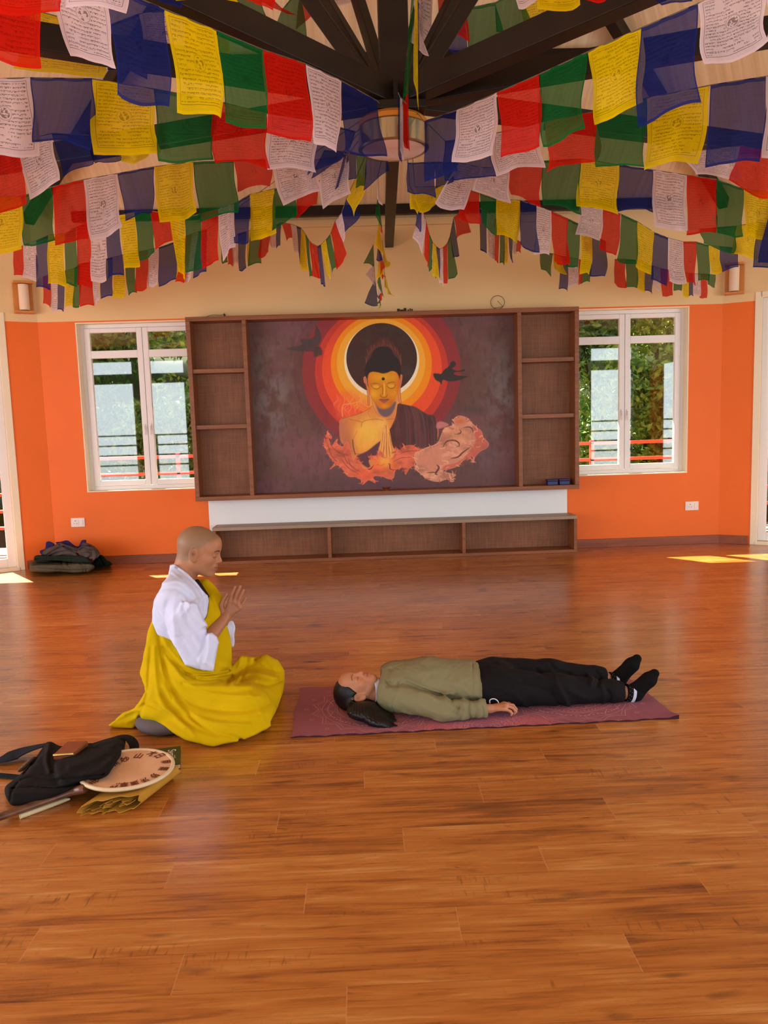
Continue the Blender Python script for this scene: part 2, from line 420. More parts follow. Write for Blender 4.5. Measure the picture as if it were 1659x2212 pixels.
steel = Mat('dark_brown_steel', 0.45, 0.3); steel.color(steel.ramp(steel.noise(steel.geo((3, 3, 3)), 2, 3), [(0.3, C(24, 14, 8)), (0.8, C(38, 24, 15))])); steel = steel.m
hubp = lambda z: (HUB[0], HUB[1], z)
TZ = 3.36
# perimeter beam at the head of the wall
def beam_thing(name, segs, label, cat='beam', mat=steel, bev=0.005):
    mb = MB()
    for p, q, w, h in segs: mb.beam(p, q, w, h, bev)
    return mb.build(name, mat, label=label, cat=cat)
hub = thing('roof_hub', hubp(TZ-.1), 'dark steel king post standing over the round ceiling lamp', 'post')
MB().beam(hubp(TZ-.11), hubp(5.86), 0.17, 0.17, 0.006).build('king_post', steel, hub)
MB().beam(hubp(TZ-.12), hubp(TZ-.07), 0.34, 0.34, 0.006).build('base_plate', steel, hub)
def azp(az, r, z): a = math.radians(az); return (HUB[0]+r*math.sin(a), HUB[1]+r*math.cos(a), z)
def wall_dist(az):
    a = math.radians(az); d = np.array([math.sin(a), math.cos(a)]); best = 99
    for i in range(n):
        p, q = np.array(outl[i]), np.array(outl[(i+1) % n]); e = q-p; den = d[0]*e[1]-d[1]*e[0]
        if abs(den) < 1e-9: continue
        w = p-HUB; t = (w[0]*e[1]-w[1]*e[0])/den; s_ = (w[0]*d[1]-w[1]*d[0])/den
        if t > 0 and 0 <= s_ <= 1: best = min(best, t)
    return best
for az, lab in ((1.5, 'dark steel tie beam running from the hub to the middle of the mural wall'), (70, 'dark tie beam running far right behind the lower flags'), (-70, 'dark tie beam running far left behind the lower flags'),
                (111, 'dark tie beam reaching the right edge of the picture above blue flag'), (-114, 'dark tie beam reaching the left edge of the picture'),
                (137, 'thick dark tie beam crossing the upper right over the flags'), (-139, 'dark tie beam crossing the upper left behind the big flags')):
    beam_thing('tie_beam', [(azp(az, .08, TZ), azp(az, wall_dist(az)-.002, TZ), 0.09 if abs(az) < 120 else 0.11, 0.13)], lab)
def roof_z(r, az):
    wd = wall_dist(az)+0.9; return APEX+(WTOP+0.02-0.405-APEX)*r/wd
for az, lab in ((-62, 'leftmost slanted strut fanning up from the hub'), (-40, 'second slanted strut from the left fanning up from the hub'), (-16, 'slanted strut just left of the king post'),
                (20, 'slanted strut just right of the king post'), (43, 'second slanted strut right of the king post'), (63, 'rightmost slanted strut fanning up from the hub')):
    r = 0.3
    while TZ+r*1.35 < roof_z(r, az)-.10: r += 0.01
    beam_thing('roof_strut', [(azp(az, .10, TZ+.02), azp(az, r, TZ+r*1.35), 0.06, 0.09)], 'dark steel '+lab)
# hip rafters and purlins under the sheets
for k, az in enumerate((45.5, -45.5)):
    wd = wall_dist(az); beam_thing('hip_rafter', [(azp(az, .1, roof_z(.1, az)-.14), azp(az, wd-.25, roof_z(wd-.25, az)-.17), 0.09, 0.12)], 'dark hip rafter under the ceiling towards the back %s corner' % ('right' if az > 0 else 'left'))
yy = YB-.13; mb = MB(); mb.beam((-2.9, yy, WTOP-.03), (3.45, yy, WTOP-.03), 0.07, 0.10); mb.build('eaves_beam', steel, label='long dark eaves beam along the top of the mural wall', cat='beam')
ring = []
for i, az in enumerate((-45, 0.1, 45)):
    r = 2.1/math.cos(math.radians(abs(az))); ring.append(azp(az, r, roof_z(2.1, 0)-.24))
beam_thing('ring_purlin', [(ring[0], ring[1], .06, .09), (ring[1], ring[2], .06, .09)], 'dark purlin crossing behind the king post under the ceiling')
# small plaster ledge with dark notches under the eaves beam
lg = MB(); lg.box((-1.7, YB-.03, WTOP-.16), (2.3, YB-.001, WTOP-.085), 0.004); lg.build('trim_1', cream, kind='structure')

# ------------------------------------------------------------------ ceiling lamp
L0 = np.array([0.245, 4.87])
lamp = thing('ceiling_lamp', (L0[0], L0[1], 3.06), 'round drum ceiling lamp with chrome band under the roof hub', 'lamp')
chrome = Mat('brushed_metal', 0.22, 0.6, 0.9).color(C(190, 186, 160)).m
copper = Mat('orange_metal', 0.4, 0.5, 0.3).color(C(206, 130, 40)).m
difm = Mat('lamp_diffuser', 0.5, 0.4).color(C(232, 206, 196)).m
MB().lathe([(.0, 3.235), (.185, 3.235), (.205, 3.215), (.205, 3.19), (.19, 3.185), (0, 3.185)], (L0[0], L0[1], 0), 64).build('cap', copper, lamp, smooth=True, label='orange rim')
MB().lathe([(.2, 3.186), (.208, 3.18), (.21, 3.07), (.2, 3.062), (.188, 3.062), (.188, 3.08)], (L0[0], L0[1], 0), 64).build('band', chrome, lamp, smooth=True, label='chrome band')
MB().lathe([(.19, 3.068), (.17, 3.058), (.08, 3.052), (0.001, 3.051)], (L0[0], L0[1], 0), 64).build('diffuser', difm, lamp, smooth=True, label='frosted white diffuser')

# ------------------------------------------------------------------ white panel, cabinet, bench
MB().box((-1.70, YB-.012, 0.30), (2.245, YB-.0005, 0.75), 0.002).build('trim_2', white_p, kind='structure')
cx0, cx1, cz0, cz1, cy = -1.785, 2.315, 0.685, 2.60, 8.36
def shelf_bay(x0, x1, z0, z1, y0, y1): return (x0, x1, z0, z1, y0, y1)
cab = thing('wall_cabinet', (0.265, YB, cz0), 'wide dark brown wall cabinet with open bays framing the mural', 'cabinet')
t = 0.045
MB().box((cx0, cy, cz1-t), (cx1, YB-.014, cz1), .003).build('top_board', cab_wood, cab)
MB().box((cx0, cy, cz0), (cx1, YB-.014, cz0+t), .003).build('bottom_board', cab_wood, cab)
for a in (cx0, cx1-t): MB().box((a, cy+.001, cz0+t), (a+t, YB-.014, cz1-t), .003).build('side_panel', cab_wood, cab)
dvs = (-1.205, 1.665)
for a in dvs: MB().box((a, cy+.001, cz0+t), (a+.042, YB-.016, cz1-t), .003).build('divider', cab_wood, cab)
for a, b in ((cx0+t, dvs[0]), (dvs[1]+.042, cx1-t)):
    MB().box((a, YB-.03, cz0+t), (b, YB-.016, cz1-t)).build('back_panel', cab_back, cab)
for z in (2.045, 1.463): MB().box((cx0+t, cy+.02, z-.022), (dvs[0], YB-.031, z+.022), .003).build('shelf', cab_wood, cab)
for z in (2.062, 1.472): MB().box((dvs[1]+.042, cy+.02, z-.022), (cx1-t, YB-.031, z+.022), .003).build('shelf', cab_wood, cab)
bx0, bx1, by, bz = -1.62, 2.28, 8.32, 0.40
ben = thing('low_shelf_unit', (0.33, YB, 0), 'long low brown open shelf unit on the floor below the mural', 'shelf')
ben_top = mottled('pale_top_wood', C(158, 136, 112), 0.85, 4, 0.5, 0.4, stretch=(1, 4, 4))  # paler, greyer tone for the top board
MB().box((bx0, by, bz-.035), (bx1, YB-.014, bz), .003).build('top_board', [ben_top, cab_wood], ben)
MB().box((bx0, by, 0.0), (bx1, YB-.014, .035), .003).build('bottom_board', cab_wood, ben)
for a in (bx0, bx1-.035, -0.42+.02, 1.02+.02): MB().box((a, by+.001, .035), (a+.035, YB-.016, bz-.035), .003).build('divider' if abs(a-.3) < 1.2 else 'side_panel', cab_wood, ben)
MB().box((bx0+.03, YB-.03, .035), (bx1-.03, YB-.016, bz-.035)).build('back_panel', cab_back, ben)

# sconces on the slanted walls
sc_wood = mottled('pale_lamp_wood', C(214, 142, 70), 0.85, 8, 0.5, 0.4)
sc_shade = Mat('paper_shade', 0.7, 0.2).color(C(238, 216, 190)).m
for M, s, sgn, lab in ((Ma, .085, 1, 'small wall lamp high beside the right corner, white shade in open wooden frame'), (Ml, .10, -1, 'small wall lamp high beside the left corner, white shade in open wooden frame')):
    s0 = .02 if sgn > 0 else .03; b = M @ Vector((s0+.09, -.05, 2.66)); sc = thing('wall_lamp', b, lab, 'lamp')
    zb, zt = (2.70, 3.02)
    f = MB(); w = .19
    f.box((s0, -.022, zb), (s0+w, -.001, zt), .002, 0, M).box((s0, -.13, zb), (s0+w, -.022, zb+.02), .002, 0, M).box((s0, -.13, zt-.02), (s0+w, -.022, zt), .002, 0, M)
    f.build('frame', sc_wood, sc)
    MB().lathe([(0.001, zb+.03), (.05, zb+.03), (.05, zt-.03), (0.001, zt-.03)], n=24, M=M @ Matrix.Translation((s0+w/2, -.078, 0))).build('shade', sc_shade, sc, smooth=True, label='white cylindrical shade')
# wall sockets
sock_m = Mat('white_plastic', 0.35, 0.5).color(C(238, 226, 216)).m; sock_d = Mat('socket_slots', 0.6, 0.3).color(C(120, 96, 84)).m
for (cx, cz, lab) in ((-3.124, .475, 'white wall socket on the orange wall above the folded blankets'), (3.642, .43, 'white wall socket on the orange wall at far right')):
    so = thing('wall_socket', (cx, YB, cz), lab, 'socket')
    MB().box((cx-.075, YB-.014, cz-.05), (cx+.075, YB-.0005, cz+.05), .006).build('plate', sock_m, so)
    MB().box((cx-.056, YB-.018, cz-.032), (cx+.008, YB-.013, cz+.032), .002).build('outlet', sock_m, so)
    MB().box((cx+.026, YB-.02, cz-.03), (cx+.056, YB-.013, cz+.03), .003).build('switch', sock_m, so)
    p = MB()
    for dx, dz, r in ((-.024, .018, .006), (-.038, -.01, .0045), (-.010, -.01, .0045)): p.tube([(cx+dx, YB-.0185, cz+dz), (cx+dx, YB-.016, cz+dz)], r, 10)
    p.build('socket_holes', sock_d, so, label='dark socket holes')
# things on the cabinet
blu = mottled('blue_plastic', C(24, 34, 92), 0.8, 20, 0.4, 0.5)
for cx, dx, lab in ((2.035, .0, 'left of two small dark blue boxes in the bottom right cabinet bay'), (2.165, .01, 'right of two small dark blue boxes in the bottom right cabinet bay')):
    z0 = cz0+t; b = thing('small_box', (cx, 8.43, z0), lab, 'box', None)
    MB().box((cx-.055, 8.39, z0), (cx+.055, 8.47, z0+.045), .006).build('body', blu, b)
    MB().box((cx-.058, 8.387, z0+.046), (cx+.058, 8.473, z0+.062), .004).build('lid', blu, b)
bowl_m = Mat('copper_bowl', 0.35, 0.5, 0.6).color(C(150, 92, 66)).m
bz0 = cz0+t
MB().lathe([(0.001, bz0), (.025, bz0), (.022, bz0+.008), (.045, bz0+.034), (.05, bz0+.038), (.044, bz0+.036), (.02, bz0+.012), (0.001, bz0+.010)], (0.245, 8.405, 0), 32).build('offering_bowl', bowl_m, smooth=True, label='tiny copper bowl standing at the foot of the mural', cat='bowl')
# wires above the cabinet
wire_m = Mat('dark_wire', 0.5, 0.3).color(C(52, 44, 34)).m
p = on_plane(1075, 653, YB-.012); ws = [(p[0]+.075*math.cos(a), YB-.012-.0*a, p[2]+.07*math.sin(a)) for a in np.linspace(-2.2, 4.2, 30)]
ws += [tuple(on_plane(1086, 662, YB-.012)), tuple(on_plane(1075, 650, YB-.012))]
MB().tube([(a, b, max(c, cz1+.004)) for a, b, c in ws], .0025, 5).build('loose_wire', wire_m, label='thin loop of loose wire on the wall above the cabinet right half', cat='wire')
ws = [on_plane(x_, y_, YB-.012) for x_, y_ in ((442, 694), (445, 684), (460, 680), (476, 681), (482, 680), (485, 676))]
MB().tube([(a, b-.0, max(c, cz1+.003)) for a, b, c in ws], .0025, 5).tube([(ws[-1][0], YB-.02, cz1), (ws[-1][0], YB-.02, cz1+.05)], .009, 8).build('loose_wire', wire_m, label='short dark wire stub lying on the cabinet top left', cat='wire')
p = on_plane(875, 672, YB-.012)
pk = MB()
for i, (dx, w, h) in enumerate(((-.07, .03, .06), (-.035, .035, .05), (.0, .03, .065), (.035, .012, .05), (.055, .012, .06), (.075, .014, .055))): pk.box((p[0]+dx-w/2, YB-.008, cz1), (p[0]+dx+w/2, YB-.0006, cz1+h), .003)
pk.build('torn_sticker', wire_m, label='torn dark sticker remains on the wall just above the mural', cat='sticker')
# ------------------------------------------------------------------ painter for flat painted things
def vnoise(shape, cells, seed, octaves=4, aspect=(1, 1)):
    r = np.random.default_rng(seed); out = np.zeros(shape, np.float32); amp = 1; tot = 0
    for o in range(octaves):
        ch = max(2, int(cells*aspect[0]*2**o)); cw = max(2, int(cells*aspect[1]*2**o))
        g = r.random((ch+2, cw+2)).astype(np.float32)
        yy = np.linspace(0, ch, shape[0]); xx = np.linspace(0, cw, shape[1]); yi = yy.astype(int); xi = xx.astype(int)
        fy = yy-yi; fx = xx-xi; fy = (fy*fy*(3-2*fy))[:, None]; fx = (fx*fx*(3-2*fx))[None]
        a = g[yi][:, xi]; b = g[yi][:, xi+1]; c = g[yi+1][:, xi]; d = g[yi+1][:, xi+1]
        out += amp*((a*(1-fx)+b*fx)*(1-fy)+(c*(1-fx)+d*fx)*fy); tot += amp; amp *= 0.55
    return out/tot
def spline(pts, closed=True, k=6):
    P = np.array(pts, float); n = len(P); out = []
    for i in range(n if closed else n-1):
        if closed: p0, p1, p2, p3 = P[i-1], P[i], P[(i+1) % n], P[(i+2) % n]
        else: p0, p1, p2, p3 = P[max(i-1, 0)], P[i], P[i+1], P[min(i+2, n-1)]
        for t in np.arange(k)/k:
            out.append(0.5*((2*p1)+(-p0+p2)*t+(2*p0-5*p1+4*p2-p3)*t*t+(-p0+3*p1-3*p2+p3)*t**3))
    if not closed: out.append(P[-1])
    return np.array(out)
class Paint:
    def __init__(s, X_, Y_): s.X = X_; s.Y = Y_; s.c = np.zeros(X_.shape+(3,), np.float32); s.sp = abs(X_[0, 1]-X_[0, 0])
    def _blur(s, m, sig):
        sig = sig/s.sp
        if sig < 0.4: return m
        r = int(sig*2.5)+1; k = np.exp(-0.5*(np.arange(-r, r+1)/sig)**2); k /= k.sum()
        m = np.pad(m, r, mode='edge'); m = sum(k[i]*m[:, i:m.shape[1]-2*r+i] for i in range(2*r+1)); return sum(k[i]*m[i:m.shape[0]-2*r+i] for i in range(2*r+1))
    def put(s, m, col, a=1.0):
        if not isinstance(col, np.ndarray): col = np.array(C(*col)[:3], np.float32)
        m = (m*a)[..., None]; s.c = s.c*(1-m)+col*m
    def inside(s, P):
        x0, y0 = P.min(0)-1; x1, y1 = P.max(0)+1; m = np.zeros(s.X.shape, bool)
        ii = np.where((s.Y > y0).any(1) & (s.Y < y1).any(1))[0]; jj = np.where((s.X > x0).any(0) & (s.X < x1).any(0))[0]
        if len(ii) == 0 or len(jj) == 0: return m
        sl = (slice(ii[0], ii[-1]+1), slice(jj[0], jj[-1]+1)); x = s.X[sl]; y = s.Y[sl]; r = np.zeros(x.shape, bool)
        for (ax, ay), (bx, by_) in zip(P, np.roll(P, -1, 0)):
            if ay == by_: continue
            r ^= ((ay > y) != (by_ > y)) & (x < (bx-ax)*(y-ay)/(by_-ay)+ax)
        m[sl] = r; return m
    def poly(s, pts, col, soft=0.7, a=1.0, smooth=True, clip=None):
        P = spline(pts) if smooth else np.array(pts, float); m = s._blur(s.inside(P).astype(np.float32), soft)
        if clip is not None: m = m*clip
        s.put(m, col, a); return m
    def stroke(s, pts, w, col, a=1.0, smooth=True, taper=False, clip=None):
        P = spline(pts, False, 5) if smooth and len(pts) > 2 else np.array(pts, float); d = np.full(s.X.shape, 1e9, np.float32)
        x0, y0 = P.min(0)-w*2-2; x1, y1 = P.max(0)+w*2+2
        ii = np.where((s.Y > y0).any(1) & (s.Y < y1).any(1))[0]; jj = np.where((s.X > x0).any(0) & (s.X < x1).any(0))[0]
        if len(ii) == 0 or len(jj) == 0: return
        sl = (slice(ii[0], ii[-1]+1), slice(jj[0], jj[-1]+1)); x = s.X[sl]; y = s.Y[sl]; dd = np.full(x.shape, 1e9); n = len(P)
        for i in range(n-1):
            ax, ay = P[i]; bx, by_ = P[i+1]; vx, vy = bx-ax, by_-ay; L = vx*vx+vy*vy+1e-9
            t = np.clip(((x-ax)*vx+(y-ay)*vy)/L, 0, 1); q = np.hypot(x-ax-t*vx, y-ay-t*vy)
            if taper: f = (i+t)/(n-1); q = q/np.maximum(0.15, np.sin(np.pi*np.clip(f*0.92+.06, 0, 1)))
            dd = np.minimum(dd, q)
        m = np.zeros(s.X.shape, np.float32); m[sl] = np.clip((w/2-dd)/s.sp*0.8+0.5, 0, 1)
        if clip is not None: m = m*clip
        s.put(m, col, a)
    def blob(s, c, rx, ry, col, a=1.0, p=1.0, clip=None):
        m = np.exp(-(((s.X-c[0])/rx)**2+((s.Y-c[1])/ry)**2)**p*1.2)
        if clip is not None: m = m*clip
        s.put(m, col, a)
    def disc(s, c, r, col, a=1.0, clip=None):
        m = np.clip((r-np.hypot(s.X-c[0], s.Y-c[1]))/s.sp*.8+.5, 0, 1)
        if clip is not None: m = m*clip
        s.put(m, col, a); return m
def grid_quads(nx, ny):
    i = np.arange(ny-1)[:, None]*nx+np.arange(nx-1)[None]; i = i.ravel(); return np.stack([i, i+1, i+nx+1, i+nx], 1)

# ------------------------------------------------------------------ outside the windows
earth = mottled('hillside_earth', C(58, 64, 34), .5, 1.2, .95, .1, .5, 8, 6)
def hill():
    nx, ny = 80, 50; U, Vv = np.meshgrid(np.linspace(-16, 16, nx), np.linspace(0, 1, ny))
    Y_ = 12.2+Vv*12; Z_ = -.4+Vv**.9*7.5+(vnoise(U.shape, 8, 21, 4)-.5)*1.4; Z_[0] = -.4
    mesh_obj('hillside', np.stack([U, Y_, Z_], -1).reshape(-1, 3), grid_quads(nx, ny), earth, smooth=True, kind='structure')
hill()
MB().prism([(-30, -30), (30, -30), (30, 24), (-30, 24)], -.6, -.4).build('ground', earth, kind='structure')
tile = mottled('veranda_tiles', C(150, 140, 128), .85, 3, .6, .3)
vr = MB(); vr.box((-8, YB+.23, -.3), (8.5, 10.25, -.02)); vr.build('floor_veranda', tile, kind='structure')
vb = MB(); vb.box((-9.5, -5.5, -.3), (10, -2.86, -.02)); vb.build('floor_balcony', tile, kind='structure')
eave = mottled('eave_board', C(140, 118, 96), .85, 3, .7, .2)
MB().box((-8, YB+.23, 2.86), (0, 10.36, 2.92)).box((0, YB+.23, 2.86), (8.5, 10.12, 2.92)).prism([(left[0][0], YB+.23), (left[1][0]-.1, left[1][1]+.2), (-8, 6.2), (-8, YB+.23)], 2.86, 2.92).build('ceiling_veranda', eave, kind='structure')  # unseen left extension and side infill shaped to trim sun on the floor
redp = Mat('red_rail_paint', .4, .5).color(C(206, 84, 66)).m; blackp = Mat('black_rail_paint', .5, .4).color(C(30, 32, 30)).m
def railing(x0, x1, Y, rails, mat, label, w=.05, h=.04, step=2.2, top=1.15, pw=.05):
    r = thing('railing', ((x0+x1)/2, Y, 0), label, 'railing')
    for z in rails: MB().beam((x0, Y, z), (x1, Y, z), w, h, .004).build('rail', mat, r)
    x = x0
    while x <= x1+.01: MB().box((x-pw/2, Y-pw/2, -.02), (x+pw/2, Y+pw/2, top), .004).build('post', mat, r); x += step
railing(-7.5, 8.1, 9.9, (1.11, .905, .70, .49, .28), redp, 'red painted balcony railing outside the two back windows', step=5.2)
railing(-9.2, 9.8, -3.5, (1.28, 1.02, .76, .5, .24), blackp, 'black balcony railing behind the viewer, mirrored in the window panes', step=1.9, top=1.3)
def leaf_mat(n_, a, b): m = Mat(n_, .55, .3); oi = m.noise(m.geo((6, 6, 6)), 2.2, 2); m.color(m.ramp(oi, [(.35, a), (.65, b)])); m.set('Transmission Weight', 0.0); return m.m
LM = [leaf_mat('dark_leaves', C(42, 84, 38), C(88, 132, 66)), leaf_mat('bright_leaves', C(70, 122, 44), C(140, 178, 78)), leaf_mat('yellow_leaves', C(104, 128, 46), C(178, 184, 80))]
bark = mottled('bark', C(74, 58, 42), .6, 12, .9, .1, .4)
def shrub(name, c, r, n, size, mat, label, seed, trunk=True, elong=2.4):
    g = np.random.default_rng(seed); t_ = thing(name, (c[0], c[1], c[2]-r[2]), label, 'tree' if 'tree' in name else 'bush')
    d = g.normal(size=(n, 3)); d /= np.linalg.norm(d, axis=1)[:, None]; rad = g.random(n)**.28
    cl = g.integers(0, 26, n); cc = g.normal(size=(26, 3)); cc /= np.linalg.norm(cc, axis=1)[:, None]
    p = np.array(c)+(d*rad[:, None]*.42+cc[cl]*.66)*np.array(r)
    ax = g.normal(size=(n, 3)); ax[:, 2] -= .5; ax /= np.linalg.norm(ax, axis=1)[:, None]; s = np.cross(ax, g.normal(size=(n, 3))); s /= np.linalg.norm(s, axis=1)[:, None]
    L_ = size*g.uniform(.6, 1.3, n)[:, None]; w = L_/elong
    V_ = np.stack([p, p+ax*L_*.5+s*w*.5, p+ax*L_, p+ax*L_*.5-s*w*.5], 1).reshape(-1, 3); F_ = np.arange(n*4).reshape(-1, 4)
    mesh_obj('foliage', V_, F_, mat, t_)
    b = MB(); z0 = c[2]-r[2]*1.3
    for k in range(3 if trunk else 2):
        e = np.array(c)+g.normal(size=3)*np.array(r)*.3; b.tube([(c[0]+(k-1)*.08, c[1], z0), ((c[0]+e[0])/2, (c[1]+e[1])/2, c[2]-r[2]*.3), tuple(e+np.array([0, 0, r[2]*.5]))], [.05, .035, .015], 7)
    b.build('stem', bark, t_)
for i, (nm, c, r, n_, sz, m_, lb) in enumerate((
    ('tree', (-4.6, 13.4, 3.3), (1.5, 1.0, 1.2), 9000, .16, 0, 'dark feathery tree filling the left window top left pane'),
    ('tree', (-2.6, 13.0, 3.5), (1.1, .9, 1.1), 6000, .14, 1, 'bright sunlit tree behind the left window top right pane'),
    ('bush', (-4.8, 12.6, 1.3), (1.5, .6, 1.0), 7000, .13, 0, 'dark bush low behind the left window left sash'),
    ('bush', (-2.9, 12.5, 1.2), (1.2, .6, 1.1), 7000, .12, 1, 'mid green bush behind the left window right sash'),
    ('tree', (3.7, 13.2, 3.5), (1.0, .9, 1.1), 6000, .15, 0, 'dark leaved tree behind the right window left top pane'),
    ('tree', (5.3, 13.6, 3.4), (1.3, .9, 1.2), 7000, .13, 2, 'yellow green tree behind the right window right top pane'),
    ('bush', (3.9, 12.5, 1.4), (.9, .6, 1.2), 6000, .13, 1, 'yellowish bush behind the right window left sash'),
    ('bush', (5.15, 12.2, 1.5), (.75, .6, 1.1), 4200, .20, 1, 'broad leaved green bush behind the right window right sash'),
    ('bush', (5.3, 12.7, .7), (1.1, .5, .9), 5000, .14, 0, 'dark undergrowth at the foot of the broad leaved bush'),
    ('bush', (-7.6, 11.6, 1.2), (1.5, .9, 1.4), 6000, .16, 1, 'green bush outside the left glazed door'),
    ('bush', (8.2, 11.6, 1.2), (1.5, .9, 1.4), 6000, .16, 0, 'green bush outside the right glazed door'))):
    shrub(nm, c, r, n_, sz, LM[m_], lb, 40+i)
# ------------------------------------------------------------------ the mural (pigment on a flat board)
def build_mural():
    x0, x1, z0, z1, Ym = dvs[0]+.0425, dvs[1]-.0005, cz0+t+.0005, cz1-t-.0005, YB-.034
    nx, ny = 900, 570
    gx_, gz_ = np.meshgrid(np.linspace(x0, x1, nx), np.linspace(z1, z0, ny))
    P = np.stack([gx_, np.full_like(gx_, Ym), gz_], -1); px, py = to_px(P)
    # picture plane of the painting: straight coordinates measured across the board
    cxp, cyp = to_px([(x0+x1)/2, Ym, (z0+z1)/2]); sc = F_PX/((np.array([0, Ym, (z0+z1)/2])-np.array([0, 0, EYE]))@CF)
    roll = -math.tan(0.031)
    A_ = Paint(px, py); S = A_.X.shape
    A = lambda *p: [(540+x/2.812, 660+y/2.812) for x, y in zip(p[0::2], p[1::2])]
    D = lambda *p: [(700+x/5.925, 680+y/5.925) for x, y in zip(p[0::2], p[1::2])]
    E = lambda *p: [(680+x/4.1475, 820+y/4.1475) for x, y in zip(p[0::2], p[1::2])]
    n1 = vnoise(S, 5, 1, 5); n2 = vnoise(S, 16, 2, 4, (1, 1.6)); n3 = vnoise(S, 60, 3, 2, (.4, 1.5))
    c1 = np.array(C(98, 70, 62)[:3]); c3 = np.array(C(112, 74, 76)[:3])
    k = np.clip((n1-0.42)*4, 0, 1)[..., None]; A_.c = (c1*(1-k)+c3*k)
    side = np.clip(1-np.minimum(np.abs(px-585)/60, np.abs(px-1085)/55), 0, 1)*np.clip(1-np.abs(py-860)/170, 0, 1)
    A_.put(np.clip(side*np.clip((n2-.38)*3.2, 0, 1), 0, 1).astype(np.float32), (128, 120, 120), .75)
    A_.put(np.clip((n3-.55)*4, 0, 1), (76, 58, 56), .35)
    A_.blob((850, 1050), 200, 35, (92, 60, 70), .7)
    ring = lambda cx, cy, r, col, a=1.0: A_.disc(A(cx, cy)[0], r/2.812, col, a)
    fade = np.clip((py-900)/60, 0, 1)
    for cx, cy, r, col, a in ((800, 390, 540, (96, 46, 50), .35), (798, 390, 482, (140, 48, 48), .85), (800, 400, 405, (190, 58, 42), .95), (802, 385, 364, (222, 78, 38), 1)):
        d_ = np.hypot(px-A(cx, cy)[0][0], py-A(cx, cy)[0][1]); m = np.clip((r/2.812-d_)/A_.sp*.7+.5, 0, 1)*(1-.35*fade)
        A_.put(m, col, a)
    A_.blob(A(620, 180)[0], 120, 40, (170, 50, 36), .35, clip=(np.hypot(px-A(802, 385)[0][0], py-A(802, 385)[0][1]) < 364/2.812).astype(float))
    for cx, cy, r, col in ((798, 358, 307, (255, 134, 8)), (796, 348, 269, (250, 162, 46)), (800, 335, 228, (240, 218, 180)), (800, 321, 215, (60, 38, 32))): ring(cx, cy, r, col)
    disc = (np.hypot(px-A(800, 321)[0][0], py-A(800, 321)[0][1]) < 213/2.812).astype(np.float32)
    A_.put(disc*np.clip((n2-.45)*3, 0, 1), (62, 58, 50), .5); A_.put(disc*np.clip((.5-n1)*3, 0, 1), (76, 40, 32), .5)
    A_.poly(D(527, 700, 545, 560, 560, 470, 600, 400, 650, 380, 700, 330, 760, 300, 830, 310, 900, 400, 950, 500, 985, 650, 960, 720, 560, 740), (96, 52, 40), 3, .55)
    rr = np.random.default_rng(5)
    for i in range(26):
        a = PI*(1.02-1.04*i/25); bx_, by_ = 757+225*math.cos(a)*(.75+.25*abs(math.cos(a))), 640-230*math.sin(a); dx, dy = rr.uniform(-25, 25), -rr.uniform(40, 110)
        A_.stroke(D(bx_, by_, bx_+dx*.2+8, by_+dy*.4, bx_+dx, by_+dy), 1.4, (138, 74, 56), .55, taper=True)
    # shoulder flames behind
    A_.poly(E(200, 330, 190, 200, 240, 120, 330, 100, 400, 140, 500, 235, 380, 310, 240, 345), (236, 96, 58), 5, .55)
    for i in range(16):
        bx_, by_ = rr.uniform(195, 450), rr.uniform(230, 330); h = rr.uniform(80, 200); sw = rr.uniform(8, 26)
        A_.stroke(E(bx_, by_, bx_-sw, by_-h*.3, bx_+sw*.6, by_-h*.6, bx_-sw*.4, by_-h), 1.3, (250, 160, 88) if i % 3 else (246, 122, 92), .6, taper=True)
    A_.stroke(E(250, 330, 245, 260, 262, 225, 330, 215, 400, 200, 470, 240, 500, 238), 2.6, (250, 150, 66), .75)
    # torso
    tor = A_.poly(E(520, 235, 470, 270, 380, 312, 240, 350, 222, 400, 222, 480, 236, 560, 290, 610, 320, 700, 370, 770, 500, 820, 700, 800, 800, 640, 1080, 560, 1088, 360, 1000, 310, 880, 245, 760, 225, 700, 200, 560, 200), (212, 132, 62))
    A_.blob(E(480, 480)[0], 32, 34, (240, 188, 72), .95, 1.5, tor); A_.blob(E(430, 560)[0], 26, 22, (232, 166, 64), .7, 1.2, tor)
    A_.blob(E(300, 380)[0], 20, 12, (206, 128, 60), .8, 1, tor); A_.blob(E(600, 400)[0], 14, 14, (240, 186, 84), .8, 1, tor)
    A_.blob(E(240, 450)[0], 12, 40, (176, 108, 84), .8, 1.2, tor); A_.blob(E(300, 590)[0], 14, 40, (170, 96, 74), .75, 1.2, tor)
    A_.stroke(E(240, 352, 380, 312, 470, 270, 515, 235), 1.2, (146, 80, 40), .8)
    A_.stroke(E(300, 352, 390, 372, 420, 380), 1.6, (176, 100, 44), .7); A_.stroke(E(418, 420, 425, 385, 470, 362, 560, 355, 610, 365), 1.4, (168, 98, 40), .8)
    A_.stroke(E(640, 360, 690, 352, 720, 352), 1.4, (170, 98, 44), .7); A_.stroke(E(500, 250, 480, 300, 500, 340), 2, (190, 116, 56), .5)
    A_.stroke(E(340, 540, 345, 600, 362, 670), 2.2, (96, 46, 44), .9); A_.stroke(E(380, 460, 350, 520, 345, 560), 1.2, (190, 112, 50), .7)
    A_.stroke(E(355, 660, 420, 665, 520, 610, 592, 548), 1.5, (150, 80, 50), .8)
    # neck
    nk = A_.poly(D(600, 1080, 622, 1150, 645, 1215, 700, 1290, 780, 1322, 860, 1290, 915, 1200, 945, 1110, 900, 1040, 640, 1040), (214, 138, 76), .7)
